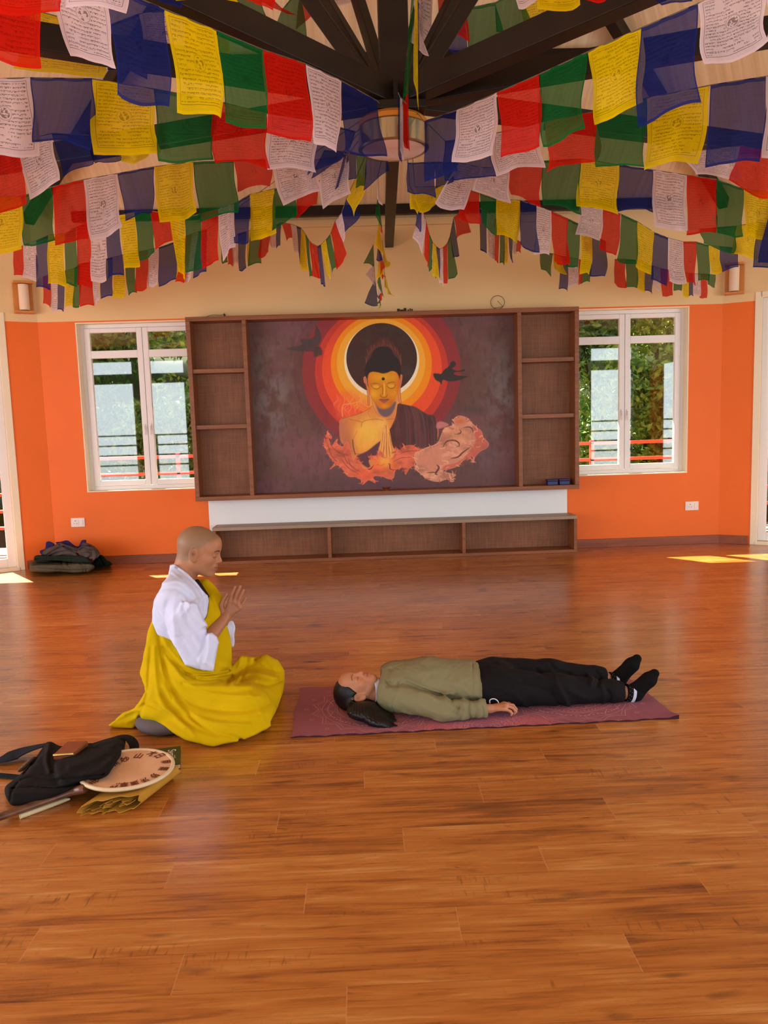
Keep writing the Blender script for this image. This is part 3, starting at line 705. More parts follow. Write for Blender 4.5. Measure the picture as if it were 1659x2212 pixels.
    A_.poly(D(655, 1130, 700, 1185, 780, 1204, 850, 1172, 900, 1110, 922, 1120, 900, 1210, 850, 1285, 785, 1310, 722, 1282, 682, 1215), (110, 86, 90), 1.2)
    A_.stroke(D(612, 1110, 635, 1190, 690, 1280, 720, 1306), 1.2, (178, 112, 66), .8)
    # robe
    rb = A_.poly(E(745, 222, 790, 220, 860, 236, 900, 245, 1000, 306, 1086, 348, 1092, 560, 1020, 606, 900, 606, 780, 640, 705, 610, 668, 470, 690, 420, 728, 340), (86, 48, 46), .7)
    for x_, w_, c_ in ((760, 3, (112, 58, 54)), (800, 2, (62, 38, 40)), (825, 4, (78, 78, 80)), (850, 4, (120, 60, 58)), (880, 2, (60, 38, 40)), (905, 5, (82, 80, 82)), (935, 4, (118, 58, 58)), (965, 3, (66, 56, 58)), (985, 5, (86, 84, 86)), (1015, 4, (112, 56, 56)), (1045, 4, (74, 62, 64)), (1070, 5, (92, 74, 76))):
        A_.stroke(E(x_*.7+225, 235, x_*.9+80, 330, x_, 430, x_+6, 600), w_*.8, c_, .42, clip=rb)
    A_.put(rb*np.clip((vnoise(S, 30, 77, 3, (.25, 1.6))-.5)*4, 0, 1), (104, 66, 62), .5); A_.put(rb*np.clip((.45-vnoise(S, 40, 78, 3, (.25, 1.6)))*4, 0, 1), (58, 40, 42), .6)
    for k_ in range(5): A_.stroke(E(745-k_*4, 250+k_*30, 735-k_*6, 360+k_*20, 690, 470+k_*18), 1.6, (112, 60, 56) if k_ % 2 else (62, 36, 38), .7, clip=rb)
    A_.stroke(E(745, 222, 728, 330, 690, 420, 668, 465), 1.4, (60, 30, 30), .9)
    A_.poly(E(398, 672, 470, 640, 592, 552, 604, 650, 560, 700, 485, 720, 500, 800, 400, 740, 372, 690), (92, 56, 62), 1)
    # ears, hair, face
    for e in (D(505, 805, 520, 788, 540, 800, 556, 900, 578, 960, 584, 1140, 562, 1148, 555, 1020, 533, 900, 510, 860), D(972, 780, 988, 764, 1002, 780, 996, 850, 978, 950, 982, 1060, 988, 1122, 964, 1130, 944, 1040, 950, 940, 962, 870)):
        A_.poly(e, (212, 128, 84), .5); A_.stroke(e+[e[0]], .9, (120, 58, 40), .8)
    A_.stroke(D(524, 810, 540, 900, 552, 960), 1.1, (110, 50, 36), .9); A_.stroke(D(985, 785, 978, 860, 966, 930), 1.1, (110, 50, 36), .9)
    A_.poly(D(527, 770, 524, 680, 545, 610, 590, 550, 618, 490, 650, 440, 700, 412, 760, 404, 820, 412, 858, 440, 888, 500, 942, 560, 975, 640, 985, 700, 976, 775, 960, 830, 930, 760, 600, 760, 556, 820), (40, 32, 30), .8)
    fc = A_.poly(D(562, 860, 563, 800, 578, 752, 620, 730, 690, 738, 750, 752, 810, 742, 860, 722, 915, 732, 948, 775, 966, 860, 960, 950, 934, 1040, 890, 1122, 840, 1175, 780, 1202, 720, 1190, 665, 1145, 608, 1070, 574, 980), (206, 134, 14), .6)
    A_.blob(D(565, 900)[0], 8, 34, (206, 98, 30), .8, 1, fc); A_.blob(D(962, 860)[0], 8, 34, (202, 92, 20), .8, 1, fc); A_.blob(D(700, 1150)[0], 16, 12, (204, 102, 16), .7, 1, fc); A_.blob(D(860, 1130)[0], 10, 16, (196, 92, 14), .7, 1, fc)
    A_.blob(D(640, 1010)[0], 11, 10, (230, 166, 34), .8, 1, fc); A_.blob(D(760, 800)[0], 26, 8, (222, 158, 22), .7, 1, fc); A_.blob(D(890, 1010)[0], 8, 10, (218, 146, 20), .7, 1, fc); A_.blob(D(775, 1165)[0], 8, 4, (224, 140, 24), .7, 1, fc)
    A_.stroke(D(742, 905, 752, 960, 748, 1015), 3.2, (176, 88, 12), .7); A_.stroke(D(770, 880, 772, 950, 770, 1030), 3.0, (238, 180, 48), .7); A_.stroke(D(790, 915, 796, 970, 800, 1015), 1.6, (190, 106, 16), .55)
    for c_, rx, ry in (((662, 920), 9.2, 5), ((862, 908), 9.0, 5)): A_.blob(D(*c_)[0], rx, ry, (226, 164, 34), .9, 2, fc)
    dk = (84, 40, 14)
    A_.stroke(D(597, 886, 640, 877, 690, 880, 736, 902), 1.2, dk, .9, taper=True); A_.stroke(D(786, 892, 830, 872, 880, 861, 924, 864), 1.3, dk, .9, taper=True)
    A_.stroke(D(606, 904, 630, 936, 665, 951, 698, 942, 722, 914), 1.1, dk, .95); A_.stroke(D(612, 902, 660, 892, 714, 908), .8, (150, 84, 20), .8)
    A_.stroke(D(804, 908, 830, 934, 864, 944, 896, 930, 918, 896), 1.1, dk, .95); A_.stroke(D(806, 902, 860, 884, 912, 888), .8, (150, 84, 20), .8)
    A_.stroke(D(722, 1030, 736, 1050, 768, 1063, 795, 1050, 808, 1026), 1.2, (110, 46, 10), .9); A_.stroke(D(718, 1036, 722, 1024, 730, 1018), .9, (140, 66, 12), .8)
    A_.poly(D(702, 1085, 735, 1072, 768, 1081, 800, 1071, 833, 1082, 800, 1116, 766, 1131, 734, 1113), (164, 84, 66), .5); A_.stroke(D(702, 1084, 735, 1090, 768, 1088, 800, 1090, 833, 1081), .9, (96, 34, 30), .9)
    A_.disc(D(757, 820)[0], 3.4, (24, 16, 16)); A_.disc(D(753, 814)[0], .9, (110, 80, 60))
    A_.stroke(D(566, 900, 578, 985, 612, 1072, 668, 1146, 722, 1190, 780, 1202, 842, 1174, 892, 1120), .8, (140, 66, 20), .6)
    # flames
    def flame(pts, col, hi, seed, nst=30):
        m = A_.poly(pts, col, .6); q = vnoise(S, 26, seed, 3)
        A_.put(m*np.clip((q-.52)*5, 0, 1), hi, .7); A_.put(m*np.clip((.44-q)*5, 0, 1), dark3(col, .72), .6)
        A_.stroke(spline(pts).tolist()+[pts[0]], .9, dark3(hi, 1.05), .75, smooth=False)
        return m
    def tongues(pts, n_, ln, cols, w0=3.2, up=.5):
        Q = spline(pts); L_ = len(Q); cen = Q.mean(0)
        for i in range(n_):
            k_ = int(rr.integers(0, L_)); p = Q[k_]; tg = Q[(k_+2) % L_]-Q[k_-2]; tg = tg/max(np.hypot(*tg), 1e-6); nv = np.array([tg[1], -tg[0]])
            if np.dot(nv, p-cen) < 0: nv = -nv
            l_ = ln*rr.uniform(.5, 1.3); dv = nv*.8+tg*rr.uniform(-.9, .9)+np.array([0, -up*.6]); dv /= np.hypot(*dv); sd = np.array([dv[1], -dv[0]])*rr.choice([-1, 1])
            a0 = p-dv*l_*.9; A_.stroke([tuple(a0), tuple(a0+dv*l_*.6+sd*l_*.12), tuple(p+dv*l_*.25-sd*l_*.10), tuple(p+dv*l_*.7+sd*l_*.12)], w0*rr.uniform(.5, 1.1), cols[int(rr.integers(0, len(cols)))], .75, taper=True)
    def swirls(pts, n_, cols, w0=1.6, r0=6):
        m = A_.inside(spline(pts)).astype(np.float32); Q = spline(pts); lo_, hi_ = Q.min(0), Q.max(0)
        for i in range(n_):
            c_ = lo_+rr.random(2)*(hi_-lo_); r_ = r0*rr.uniform(.5, 1.5); a = rr.uniform(0, 6.28); sp = rr.uniform(1.6, 3.2)*rr.choice([-1, 1])
            A_.stroke([(c_[0]+r_*(1-.12*k_)*math.cos(a+sp*k_/5)*1.5, c_[1]+r_*(1-.12*k_)*math.sin(a+sp*k_/5)*.8) for k_ in range(6)], w0*rr.uniform(.6, 1.3), cols[int(rr.integers(0, len(cols)))], .6, taper=True, clip=m)
    def dark3(c_, k_): return tuple(min(255, int(v_*k_)) for v_ in c_)
    hand = A_.poly(E(610, 428, 620, 404, 634, 412, 650, 404, 664, 430, 678, 500, 692, 580, 712, 660, 690, 720, 600, 720, 560, 690, 588, 560, 604, 480), (226, 156, 78), .5)
    for q in ((640, 412, 641, 500, 645, 700), (612, 470, 605, 560, 585, 690), (628, 480, 620, 580, 608, 700), (655, 480, 664, 580, 672, 690), (666, 470, 684, 580, 700, 660)): A_.stroke(E(*q), 1.0, (140, 74, 40), .85)
    for q in ((622, 415, 618, 500, 600, 640), (648, 415, 658, 500, 680, 640), (634, 440, 630, 560, 625, 680)): A_.stroke(E(*q), 1.0, (246, 200, 120), .7)
    fl1 = E(100, 505, 118, 478, 138, 492, 152, 522, 134, 548, 150, 600, 178, 560, 205, 532, 200, 572, 250, 600, 290, 560, 320, 640, 345, 720, 372, 690, 402, 722, 430, 790, 478, 792, 540, 742, 478, 690, 552, 680, 590, 640, 645, 700, 700, 692, 722, 612, 760, 632, 800, 600, 870, 588, 912, 612, 990, 640, 905, 680, 896, 762, 850, 790, 812, 850, 804, 800, 780, 788, 722, 812, 705, 880, 655, 888, 600, 866, 520, 868, 542, 925, 482, 900, 428, 940, 412, 896, 372, 872, 300, 866, 252, 806, 198, 765, 136, 802, 178, 742, 132, 690, 92, 600, 84, 540)
    flame(fl1, (202, 100, 72), (232, 116, 82), 31)
    A_.blob(E(600, 760)[0], 36, 16, (240, 118, 52), .8, 1.3, A_.inside(spline(fl1)).astype(np.float32)); A_.blob(E(630, 730)[0], 14, 12, (250, 168, 66), .9, 1.2); A_.blob(E(450, 850)[0], 26, 12, (228, 96, 58), .8, 1.3, A_.inside(spline(fl1)).astype(np.float32))
    tongues(fl1, 50, 10, [(214, 108, 76), (236, 124, 86), (196, 84, 62), (150, 62, 52)]); swirls(fl1, 70, [(150, 66, 54), (246, 140, 92), (236, 120, 70), (120, 54, 50)])
    for q in ((640, 560, 641, 640, 645, 700), (624, 600, 612, 690), (662, 600, 672, 690)): A_.stroke(E(*q), 1.0, (140, 74, 40), .7)
    for q in ((130, 560, 170, 620, 230, 660, 300, 680), (110, 560, 150, 680, 210, 740), (250, 640, 290, 740, 380, 800), (230, 700, 300, 790, 400, 850), (760, 660, 850, 640, 930, 640), (700, 740, 780, 700, 890, 700), (300, 700, 330, 780, 420, 830)):
        A_.stroke(E(*q), 1.5, (112, 50, 48), .75, taper=True)
    for q in ((655, 755, 672, 760, 676, 800, 720, 810), (470, 800, 500, 800, 530, 760), (140, 560, 132, 530, 150, 545)): A_.stroke(E(*q), 2.4, (96, 40, 46), .9, taper=True)
    A_.poly(E(1090, 430, 1095, 390, 1130, 376, 1180, 390, 1200, 410, 1150, 430, 1110, 440), (186, 116, 112), 1)
    fl2 = E(890, 700, 900, 660, 950, 636, 1000, 610, 1060, 590, 1110, 556, 1140, 480, 1162, 440, 1250, 400, 1240, 362, 1290, 325, 1368, 345, 1400, 382, 1450, 432, 1490, 462, 1512, 522, 1556, 572, 1540, 612, 1482, 642, 1436, 690, 1420, 742, 1392, 702, 1332, 722, 1282, 772, 1202, 800, 1132, 816, 1200, 838, 1262, 852, 1236, 876, 1210, 868, 1246, 904, 1222, 916, 1182, 892, 1102, 914, 1002, 890, 960, 850, 902, 800, 912, 760)
    flame(fl2, (200, 134, 106), (222, 160, 126), 37); m2 = A_.inside(spline(fl2)).astype(np.float32)
    A_.blob(E(1030, 720)[0], 30, 22, (202, 132, 104), .9, 2, m2); A_.blob(E(1290, 480)[0], 22, 22, (214, 150, 106), .6, 1.5, m2)
    A_.poly(E(1420, 420, 1490, 462, 1512, 522, 1556, 572, 1540, 612, 1482, 642, 1430, 700, 1332, 722, 1282, 772, 1150, 812, 1160, 770, 1280, 740, 1380, 650, 1440, 560, 1430, 480), (194, 92, 72), 1.2, .85)
    tongues(fl2, 45, 8, [(214, 150, 120), (200, 110, 86), (224, 166, 132), (160, 82, 70)], 2.6, .2); swirls(fl2, 90, [(226, 170, 136), (170, 100, 82), (236, 184, 146), (150, 84, 70)], 1.7, 7)
    A_.blob(E(1300, 370)[0], 13, 8, (196, 100, 54), .8, 1.5, m2)
    for q, w_ in (((1150, 606, 1172, 562, 1215, 545, 1262, 548, 1292, 572, 1290, 596, 1262, 604), 3.4), ((1215, 705, 1280, 694, 1330, 650, 1400, 600), 3.6), ((1330, 432, 1380, 424, 1412, 446, 1420, 490), 2.8), ((1090, 762, 1112, 790, 1082, 842, 1106, 852), 4.2), ((1296, 446, 1310, 470, 1290, 486, 1250, 488), 2.4), ((1000, 835, 1060, 830, 1100, 835), 2.2), ((1405, 690, 1412, 715), 3), ((1180, 905, 1186, 890), 2.4)):
        A_.stroke(E(*q), w_, (84, 50, 50), .9, taper=True)
    for i in range(14):
        a = rr.uniform(0, 6.28); c_ = (rr.uniform(1120, 1400), rr.uniform(420, 700)); r_ = rr.uniform(18, 46)
        A_.stroke(E(*sum([[c_[0]+r_*math.cos(a+q), c_[1]+r_*.7*math.sin(a+q)] for q in np.linspace(0, 2.4, 5)], [])), .9, (156, 92, 74), .55, taper=True)
    A_.stroke(E(1130, 560, 1060, 592, 1000, 612, 950, 640, 900, 662, 892, 700, 915, 755, 905, 800, 960, 848), 1.2, (226, 150, 120), .8)
    # smoke and birds
    A_.blob(E(1400, 270)[0], 40, 12, (70, 60, 54), .6)
    A_.blob(E(1560, 720)[0], 26, 36, (104, 82, 92), .5)
    bl = (70, 58, 56)
    A_.poly(A(222, 262, 300, 242, 345, 226, 388, 244, 432, 256, 440, 298, 425, 302, 392, 314, 378, 280, 300, 278), bl, .6, .9); A_.poly(A(330, 238, 360, 205, 388, 186, 396, 150, 402, 120, 420, 145, 432, 180, 430, 214, 405, 246), bl, .6, .9); A_.poly(A(304, 214, 330, 200, 380, 214, 372, 244, 330, 240), bl, .6, .85)
    for k_ in range(5): A_.stroke(A(398+k_*7, 250, 392+k_*9, 308), .7, (46, 38, 38), .6)
    br = (52, 46, 42)
    A_.poly(A(1114, 414, 1140, 412, 1162, 414, 1180, 390, 1212, 366, 1218, 346, 1236, 337, 1251, 350, 1246, 368, 1228, 384, 1262, 396, 1302, 388, 1300, 398, 1240, 408, 1256, 424, 1320, 430, 1300, 442, 1268, 454, 1210, 462, 1172, 452, 1164, 480, 1150, 464, 1132, 456, 1118, 436), br, .5)
    A_.put(np.clip((n3-.5)*3, 0, 1), (30, 20, 20), .07)
    A_.c = np.clip(A_.c*1.22, 0, .95)
    faces = grid_quads(nx, ny)[:, ::-1]
    mm = vcol('mural_paint', 0.62, 0.35, bump=0.2, bscale=60, grain=0.03)
    fr = thing('mural_painting', ((x0+x1)/2, YB, z0), 'large painted mural of a meditating haloed figure in flames with two birds', 'painting')
    MB().box((x0, YB-.033, z0), (x1, YB-.016, z1)).build('board', cab_back, fr)
    mesh_obj('painted_surface', P.reshape(-1, 3), faces, mm, fr, colors=A_.c.reshape(-1, 3), label='painted picture')
if not globals().get("SKIP"): build_mural()
# ------------------------------------------------------------------ prayer flags
def flag_mat(name, col, ink, inka=0.75, tp=0.12, tl=0.5):
    m = Mat(name, 0.85, 0.1); T_ = m.t
    uvn = m.node('ShaderNodeUVMap'); u, v, _ = m.xyz(uvn.outputs[0])
    oi = m.node('ShaderNodeObjectInfo'); rd = X(T_, oi.outputs['Random'])
    rows = 21.0; r = v*rows; ri = r.floor(); rf = r.frac()
    g = m.noise(m.vec(u*46.0, ri*3.7+rd*50, rd*9), 1.0, 1, .5); g2 = m.noise(m.vec(u*85.0, r*2.6, rd*7), 1.0, 1, .5); gap = m.noise(m.vec(u*5, ri*9.1+rd*11, 0.0), 1.0, 0)
    head = rf.band(0.68, 0.085)*g.gt(0.43); body = rf.band(0.46, 0.20)*g2.gt(0.56)
    txt = head.mx(body)*gap.gt(0.36)
    du = (u-0.5).abs(); dv = (v-0.53).abs()
    inb = du.lt(0.405)*dv.lt(0.41)
    dx = (u-0.5)*1.0; dy = (v-0.55)*1.25; rr_ = (dx*dx+dy*dy).u('SQRT')
    fig = rr_.lt(0.085)*m.noise(m.vec(u*26, v*30, rd*5), 1.0, 2).gt(0.5)
    ringm = rr_.band(0.112, 0.005)
    border = (du.band(0.425, 0.004)*dv.lt(0.436)).mx(dv.band(0.432, 0.0035)*du.lt(0.427))
    ink_m = (txt*inb*rr_.gt(0.125)).mx(fig*0.9).mx(ringm*0.7).mx(border)
    cl = m.noise(m.vec(u*60, v*5, rd*3), 1.0, 3); cl2 = m.noise(m.vec(u*3, v*40, rd*3), 1.0, 3)
    base = m.mix(cl*0.5+cl2*0.5, dark(col, .80), col)
    cc = m.mix(ink_m*inka, base, ink)
    nt = T_; nt.nodes.remove(m.bsdf)
    d = m.node('ShaderNodeBsdfDiffuse'); tls = m.node('ShaderNodeBsdfTranslucent'); tr = m.node('ShaderNodeBsdfTransparent')
    m.link(cc, d.inputs[0]); m.link(cc, tls.inputs[0]); m.link(m.mix(0.5, cc, (1, 1, 1, 1)), tr.inputs[0])
    a = m.node('ShaderNodeMixShader'); a.inputs[0].default_value = tl; m.link(d.outputs[0], a.inputs[1]); m.link(tls.outputs[0], a.inputs[2])
    b = m.node('ShaderNodeMixShader'); hem = v.lt(0.035).mx(v.gt(0.955)).mx(du.gt(0.478))
    m.link((1.0-hem*0.7)*tp, b.inputs[0]); m.link(a.outputs[0], b.inputs[1]); m.link(tr.outputs[0], b.inputs[2]); m.link(b.outputs[0], m.out.inputs[0])
    return m.m
FM = {'y': flag_mat('yellow_flag_cloth', C(246, 212, 14), C(96, 74, 8), .62, .16), 'b': flag_mat('blue_flag_cloth', C(38, 48, 122), C(14, 16, 44), .5, .32), 'w': flag_mat('white_flag_cloth', C(240, 218, 222), C(70, 48, 44), .78, .14),
      'r': flag_mat('red_flag_cloth', C(224, 34, 18), C(110, 10, 10), .5, .22), 'g': flag_mat('green_flag_cloth', C(24, 112, 52), C(8, 52, 22), .55, .32)}
FN = {'y': 'yellow', 'b': 'blue', 'w': 'white', 'r': 'red', 'g': 'green'}
rope_m = Mat('string_cord', 0.8, 0.1).color(C(120, 108, 90)).m
def at_depth(px, py, Y): q = ray(px, py); return q/q[1]*Y+np.array([0, 0, EYE])
fr_ = np.random.default_rng(11)
def flag(c, TL, TR, BR, BL, parent, sway=1.0):
    """one hanging cloth: four measured corners, sewn over the string, bellied and fluttering"""
    nx, ny = 9, 11; TL, TR, BR, BL = map(np.array, (TL, TR, BR, BL))
    w = np.linalg.norm(TR-TL); h = np.linalg.norm(BL-TL); e = (TR-TL)/max(w, 1e-6); dn = ((BL-TL)+(BR-TR)); dn = dn/np.linalg.norm(dn); nn = np.cross(e, dn); nn = nn/max(np.linalg.norm(nn), 1e-6)
    U, Vv = np.meshgrid(np.linspace(0, 1, nx), np.linspace(0, 1, ny)); ph = fr_.uniform(0, 6.28, 4); am = fr_.uniform(.4, 1.0)*sway
    P = (TL*(1-U)[..., None]+TR*U[..., None])*(1-Vv)[..., None]+(BL*(1-U)[..., None]+BR*U[..., None])*Vv[..., None]
    dsp = am*(0.022*np.sin(U*5+ph[0]+Vv*1.5)*Vv+0.012*np.sin(Vv*6+ph[1])*Vv+0.007*np.sin(U*13+ph[2]))
    P = P+nn*dsp[..., None]
    P = P+e*(0.02*w/0.3*np.sin(Vv*5.5+ph[3])*Vv*(.6+.4*U))[..., None]
    P = P+dn*(0.012*np.sin(U*4+ph[1])*Vv)[..., None]
    uv = np.stack([U, 1-Vv], -1).reshape(-1, 2)
    return mesh_obj('flag', P.reshape(-1, 3), grid_quads(nx, ny), FM[c], parent, smooth=True, uv=uv, label=FN[c]+' printed flag')
def flag_string(label, cols, tops, bots, YL, YR, anchors=(), sway=1.0, ys=None):
    """tops: n+1 points along the string; bots: (x,y) pairs of bottom corners; distance runs evenly from YL to YR"""
    tops = [(tops[i], tops[i+1]) for i in range(0, len(tops), 2)]; n_ = len(cols); Q = []
    xs = np.arange(n_+1)/n_ if ys is None else np.array(ys)
    dep = lambda s: 1/((1-s)/YL+s/YR)
    T3 = [at_depth(*tops[i], dep(xs[i])) for i in range(n_+1)]
    base = T3[0]; th = thing('prayer_flag_string', base, label, 'prayer flags', 'strings of prayer flags')
    for i, c in enumerate(cols):
        b = bots[4*i:4*i+4]; e0, e1 = fr_.uniform(-.03, .03, 2)
        flag(c, T3[i], T3[i+1], at_depth(b[2], b[3], dep(xs[i+1])+e1), at_depth(b[0], b[1], dep(xs[i])+e0), th, sway)
    A0 = [np.array(a) for a in anchors[:1] if a is not None]; A1 = [np.array(a) for a in anchors[1:] if a is not None]
    MB().tube(A0+T3+A1, 0.0026, 6).build('cord', rope_m, th)
    return th
HB = (HUB[0], HUB[1], TZ-.06)
def hubat(dx): return np.array([HUB[0]+dx, HUB[1]-.02, TZ-.05])
# --- left half, nearest first
flag_string('topmost string of prayer flags at the upper left, nearest the viewer', 'rwbyr',
  [-40, -160, 132, -120, 270, -92, 400, -70, 500, -55, 590, -40], [-45, 12, 138, 36, 135, 10, 272, 30, 275, -10, 380, 12, 372, -5, 512, 5, 520, -10, 600, 25], 2.0, 3.4, (None, None), .7)
flag_string('large prayer flags descending from the upper left corner to the ceiling lamp', 'rwbygrwb',
  [-40, -120, 84, -84, 222, -38, 355, 20, 468, 66, 567, 107, 660, 138, 738, 175, 815, 218],
  [-50, 118, 97, 150, 160, 128, 252, 145, 257, 203, 370, 242, 393, 235, 491, 261, 492, 262, 583, 285, 584, 285, 680, 311, 681, 305, 737, 333, 742, 322, 830, 341], 2.45, 4.55, (None, hubat(-.08)), .8)
flag_string('second row of large prayer flags on the left, white text flag at picture edge', 'wbygrwb',
  [-62, 172, 64, 168, 198, 170, 332, 192, 457, 215, 575, 245, 686, 262, 770, 285],
  [-60, 338, 88, 333, 76, 303, 207, 320, 200, 332, 345, 332, 342, 344, 462, 352, 462, 352, 578, 357, 578, 364, 686, 371, 668, 384, 745, 335], 3.5, 4.8, (None, hubat(-.07)))
flag_string('loose prayer flags at the left edge under the blue flag by the far left beam', 'rwbby',
  [-25, 335, 36, 308, 112, 288, 190, 292, 255, 312, 322, 318], [-20, 470, 60, 437, 62, 428, 128, 392, 140, 386, 205, 348, 200, 360, 262, 340, 262, 350, 320, 347], 4.4, 4.9, (None, hubat(-.09)))
flag_string('upper red and yellow prayer flags at far upper left behind the near ones', 'rybwy',
  [-20, 10, 72, 22, 222, 60, 300, 30, 400, 20, 492, 40], [-10, 60, 90, 130, 25, 152, 222, 166, 235, 150, 320, 165, 320, 120, 410, 130, 402, 150, 490, 120], 4.2, 4.6, (None, hubat(-.06)))
flag_string('third row of prayer flags on the left, from the yellow flag at the edge', 'ygrwbygrww',
  [-50, 425, 45, 424, 112, 404, 180, 388, 253, 375, 333, 360, 417, 350, 505, 346, 585, 344, 687, 345, 752, 335],
  [-50, 550, 52, 538, 50, 530, 120, 522, 122, 526, 195, 516, 195, 520, 265, 494, 270, 470, 330, 462, 345, 488, 420, 460, 430, 476, 513, 460, 515, 412, 588, 400, 608, 441, 693, 412, 697, 452, 757, 416], 5.0, 5.0, (None, hubat(-.07)))
flag_string('fourth row of prayer flags on the left, from far left corner up to the hub', 'rwbygrwbygrygrwbygr',
  [28, 540, 50, 530, 78, 520, 105, 508, 140, 505, 165, 490, 193, 478, 228, 470, 256, 466, 290, 458, 325, 455, 365, 462, 400, 470, 434, 462, 470, 452, 506, 440, 540, 420, 592, 408, 640, 400, 686, 395],
  [30, 592, 50, 600, 52, 602, 80, 606, 78, 622, 107, 626, 100, 612, 140, 619, 138, 614, 168, 616, 165, 618, 200, 618, 200, 610, 232, 606, 232, 600, 262, 594, 270, 586, 300, 572, 302, 565, 338, 545, 340, 540, 384, 512, 386, 590, 402, 602, 402, 588, 434, 580, 438, 578, 473, 563, 476, 560, 508, 535, 508, 530, 541, 522, 541, 525, 600, 502, 586, 497, 640, 468, 640, 470, 688, 440], 7.5, 5.3, (None, hubat(-.08)), .8)
flag_string('lowest row of prayer flags on the left above the window', 'rwbygrwbygrwbyrwb',
  [93, 598, 110, 592, 126, 588, 142, 585, 160, 580, 173, 570, 201, 565, 217, 562, 243, 556, 268, 550, 292, 545, 320, 540, 343, 535, 385, 520, 402, 510, 416, 505, 430, 500, 448, 495],
  [95, 656, 110, 663, 110, 670, 124, 672, 125, 671, 139, 672, 141, 664, 160, 662, 160, 664, 176, 658, 172, 662, 204, 660, 202, 654, 216, 652, 216, 642, 243, 642, 244, 648, 268, 640, 274, 636, 292, 634, 293, 632, 318, 622, 320, 618, 343, 616, 343, 616, 385, 605, 385, 608, 402, 600, 380, 612, 400, 608, 400, 610, 415, 600, 415, 598, 448, 588], 8.1, 6.2, (None, hubat(-.08)), .6)
flag_string('short far prayer flags left of centre dangling below the yellow flag', 'grwbygrwb',
  [477, 530, 490, 525, 502, 520, 514, 505, 532, 500, 540, 498, 564, 494, 584, 490, 597, 486, 607, 480],
  [478, 566, 492, 569, 493, 572, 502, 576, 502, 574, 514, 570, 516, 584, 532, 582, 533, 566, 541, 570, 536, 573, 565, 570, 559, 558, 583, 546, 583, 530, 600, 538, 597, 536, 605, 530], 7.6, 6.6, (None, None), .4)
flag_string('drooping garland of thin prayer flags left of centre over the mural', 'rwbygrrbygrwby',
  [608, 480, 628, 484, 640, 488, 650, 492, 660, 506, 668, 520, 674, 526, 686, 532, 694, 528, 704, 518, 714, 505, 724, 478, 738, 460, 748, 430, 775, 370],
  [619, 520, 636, 514, 634, 540, 646, 550, 648, 568, 661, 570, 650, 580, 667, 590, 667, 596, 674, 600, 674, 598, 687, 600, 688, 598, 694, 598, 694, 618, 705, 616, 708, 600, 717, 600, 716, 596, 728, 572, 728, 580, 748, 550, 738, 520, 752, 500, 748, 504, 780, 460, 768, 468, 790, 400], 7.4, 5.2, (None, hubat(-.05)), .5)
flag_string('blue and white prayer flags twisted together just left of the ceiling lamp', 'bbgb',
  [700, 325, 745, 328, 770, 332, 792, 336, 838, 345], [672, 383, 742, 340, 722, 408, 768, 385, 768, 402, 790, 405, 785, 407, 838, 372], 4.95, 5.1, (None, None), .6)
flag_string('narrow twisted string of prayer flags hanging from hub to the mural cabinet top', 'wgrybryrgwrbgy',
  [816, 380, 818, 402, 819, 430, 820, 465, 820, 495, 819, 530, 820, 545, 821, 568, 821, 585, 821, 600, 821, 615, 821, 630, 821, 645, 821, 655, 821, 664],
  [813, 428, 824, 440, 812, 468, 826, 500, 822, 500, 828, 510, 808, 535, 828, 548, 812, 560, 828, 566, 822, 590, 832, 580, 812, 600, 828, 592, 826, 606, 834, 596, 814, 612, 828, 640, 818, 640, 826, 630, 820, 650, 828, 640, 814, 640, 826, 650, 814, 656, 826, 660, 817, 668, 824, 660], 5.2, 8.4, (hubat(0), None), .35)
flag_string('sparse far flags hanging beside the central twisted string near the wall', 'gwb',
  [806, 528, 808, 570, 810, 602, 814, 636], [785, 570, 808, 574, 788, 596, 812, 616, 787, 655, 815, 658], 8.0, 8.35, (None, None), .5)
flag_string('two yellow flags right of the central string against the cream wall', 'yy',
  [826, 520, 830, 580, 832, 620], [836, 568, 846, 572, 838, 636, 852, 640], 8.1, 8.35, (None, None), .5)
# --- right half
flag_string('large prayer flags climbing from the ceiling lamp to the upper right corner', 'bwrgybww',
  [916, 262, 988, 238, 1075, 200, 1166, 160, 1268, 113, 1386, 60, 1508, 8, 1650, -50, 1800, -110],
  [920, 388, 992, 372, 978, 353, 1077, 334, 1085, 346, 1170, 310, 1164, 318, 1258, 285, 1283, 268, 1391, 223, 1371, 268, 1508, 226, 1525, 141, 1662, 98, 1662, 90, 1800, 40], 4.6, 2.5, (hubat(.09), None), .8)
flag_string('second row of large prayer flags on the right with yellow and dark blue flags', 'bwrgybw',
  [962, 305, 1062, 290, 1176, 264, 1288, 240, 1398, 212, 1534, 184, 1655, 165, 1790, 150],
  [958, 387, 1062, 385, 1064, 376, 1168, 362, 1185, 373, 1290, 342, 1290, 358, 1393, 361, 1393, 361, 1515, 350, 1526, 358, 1650, 348, 1648, 332, 1780, 330], 4.8, 3.5, (hubat(.08), None))
flag_string('white and red prayer flags at the right edge between the big rows', 'wrr',
  [1470, 330, 1600, 315, 1680, 330, 1760, 330], [1502, 380, 1592, 387, 1578, 398, 1662, 430, 1662, 430, 1740, 420], 4.6, 4.2, (None, None))
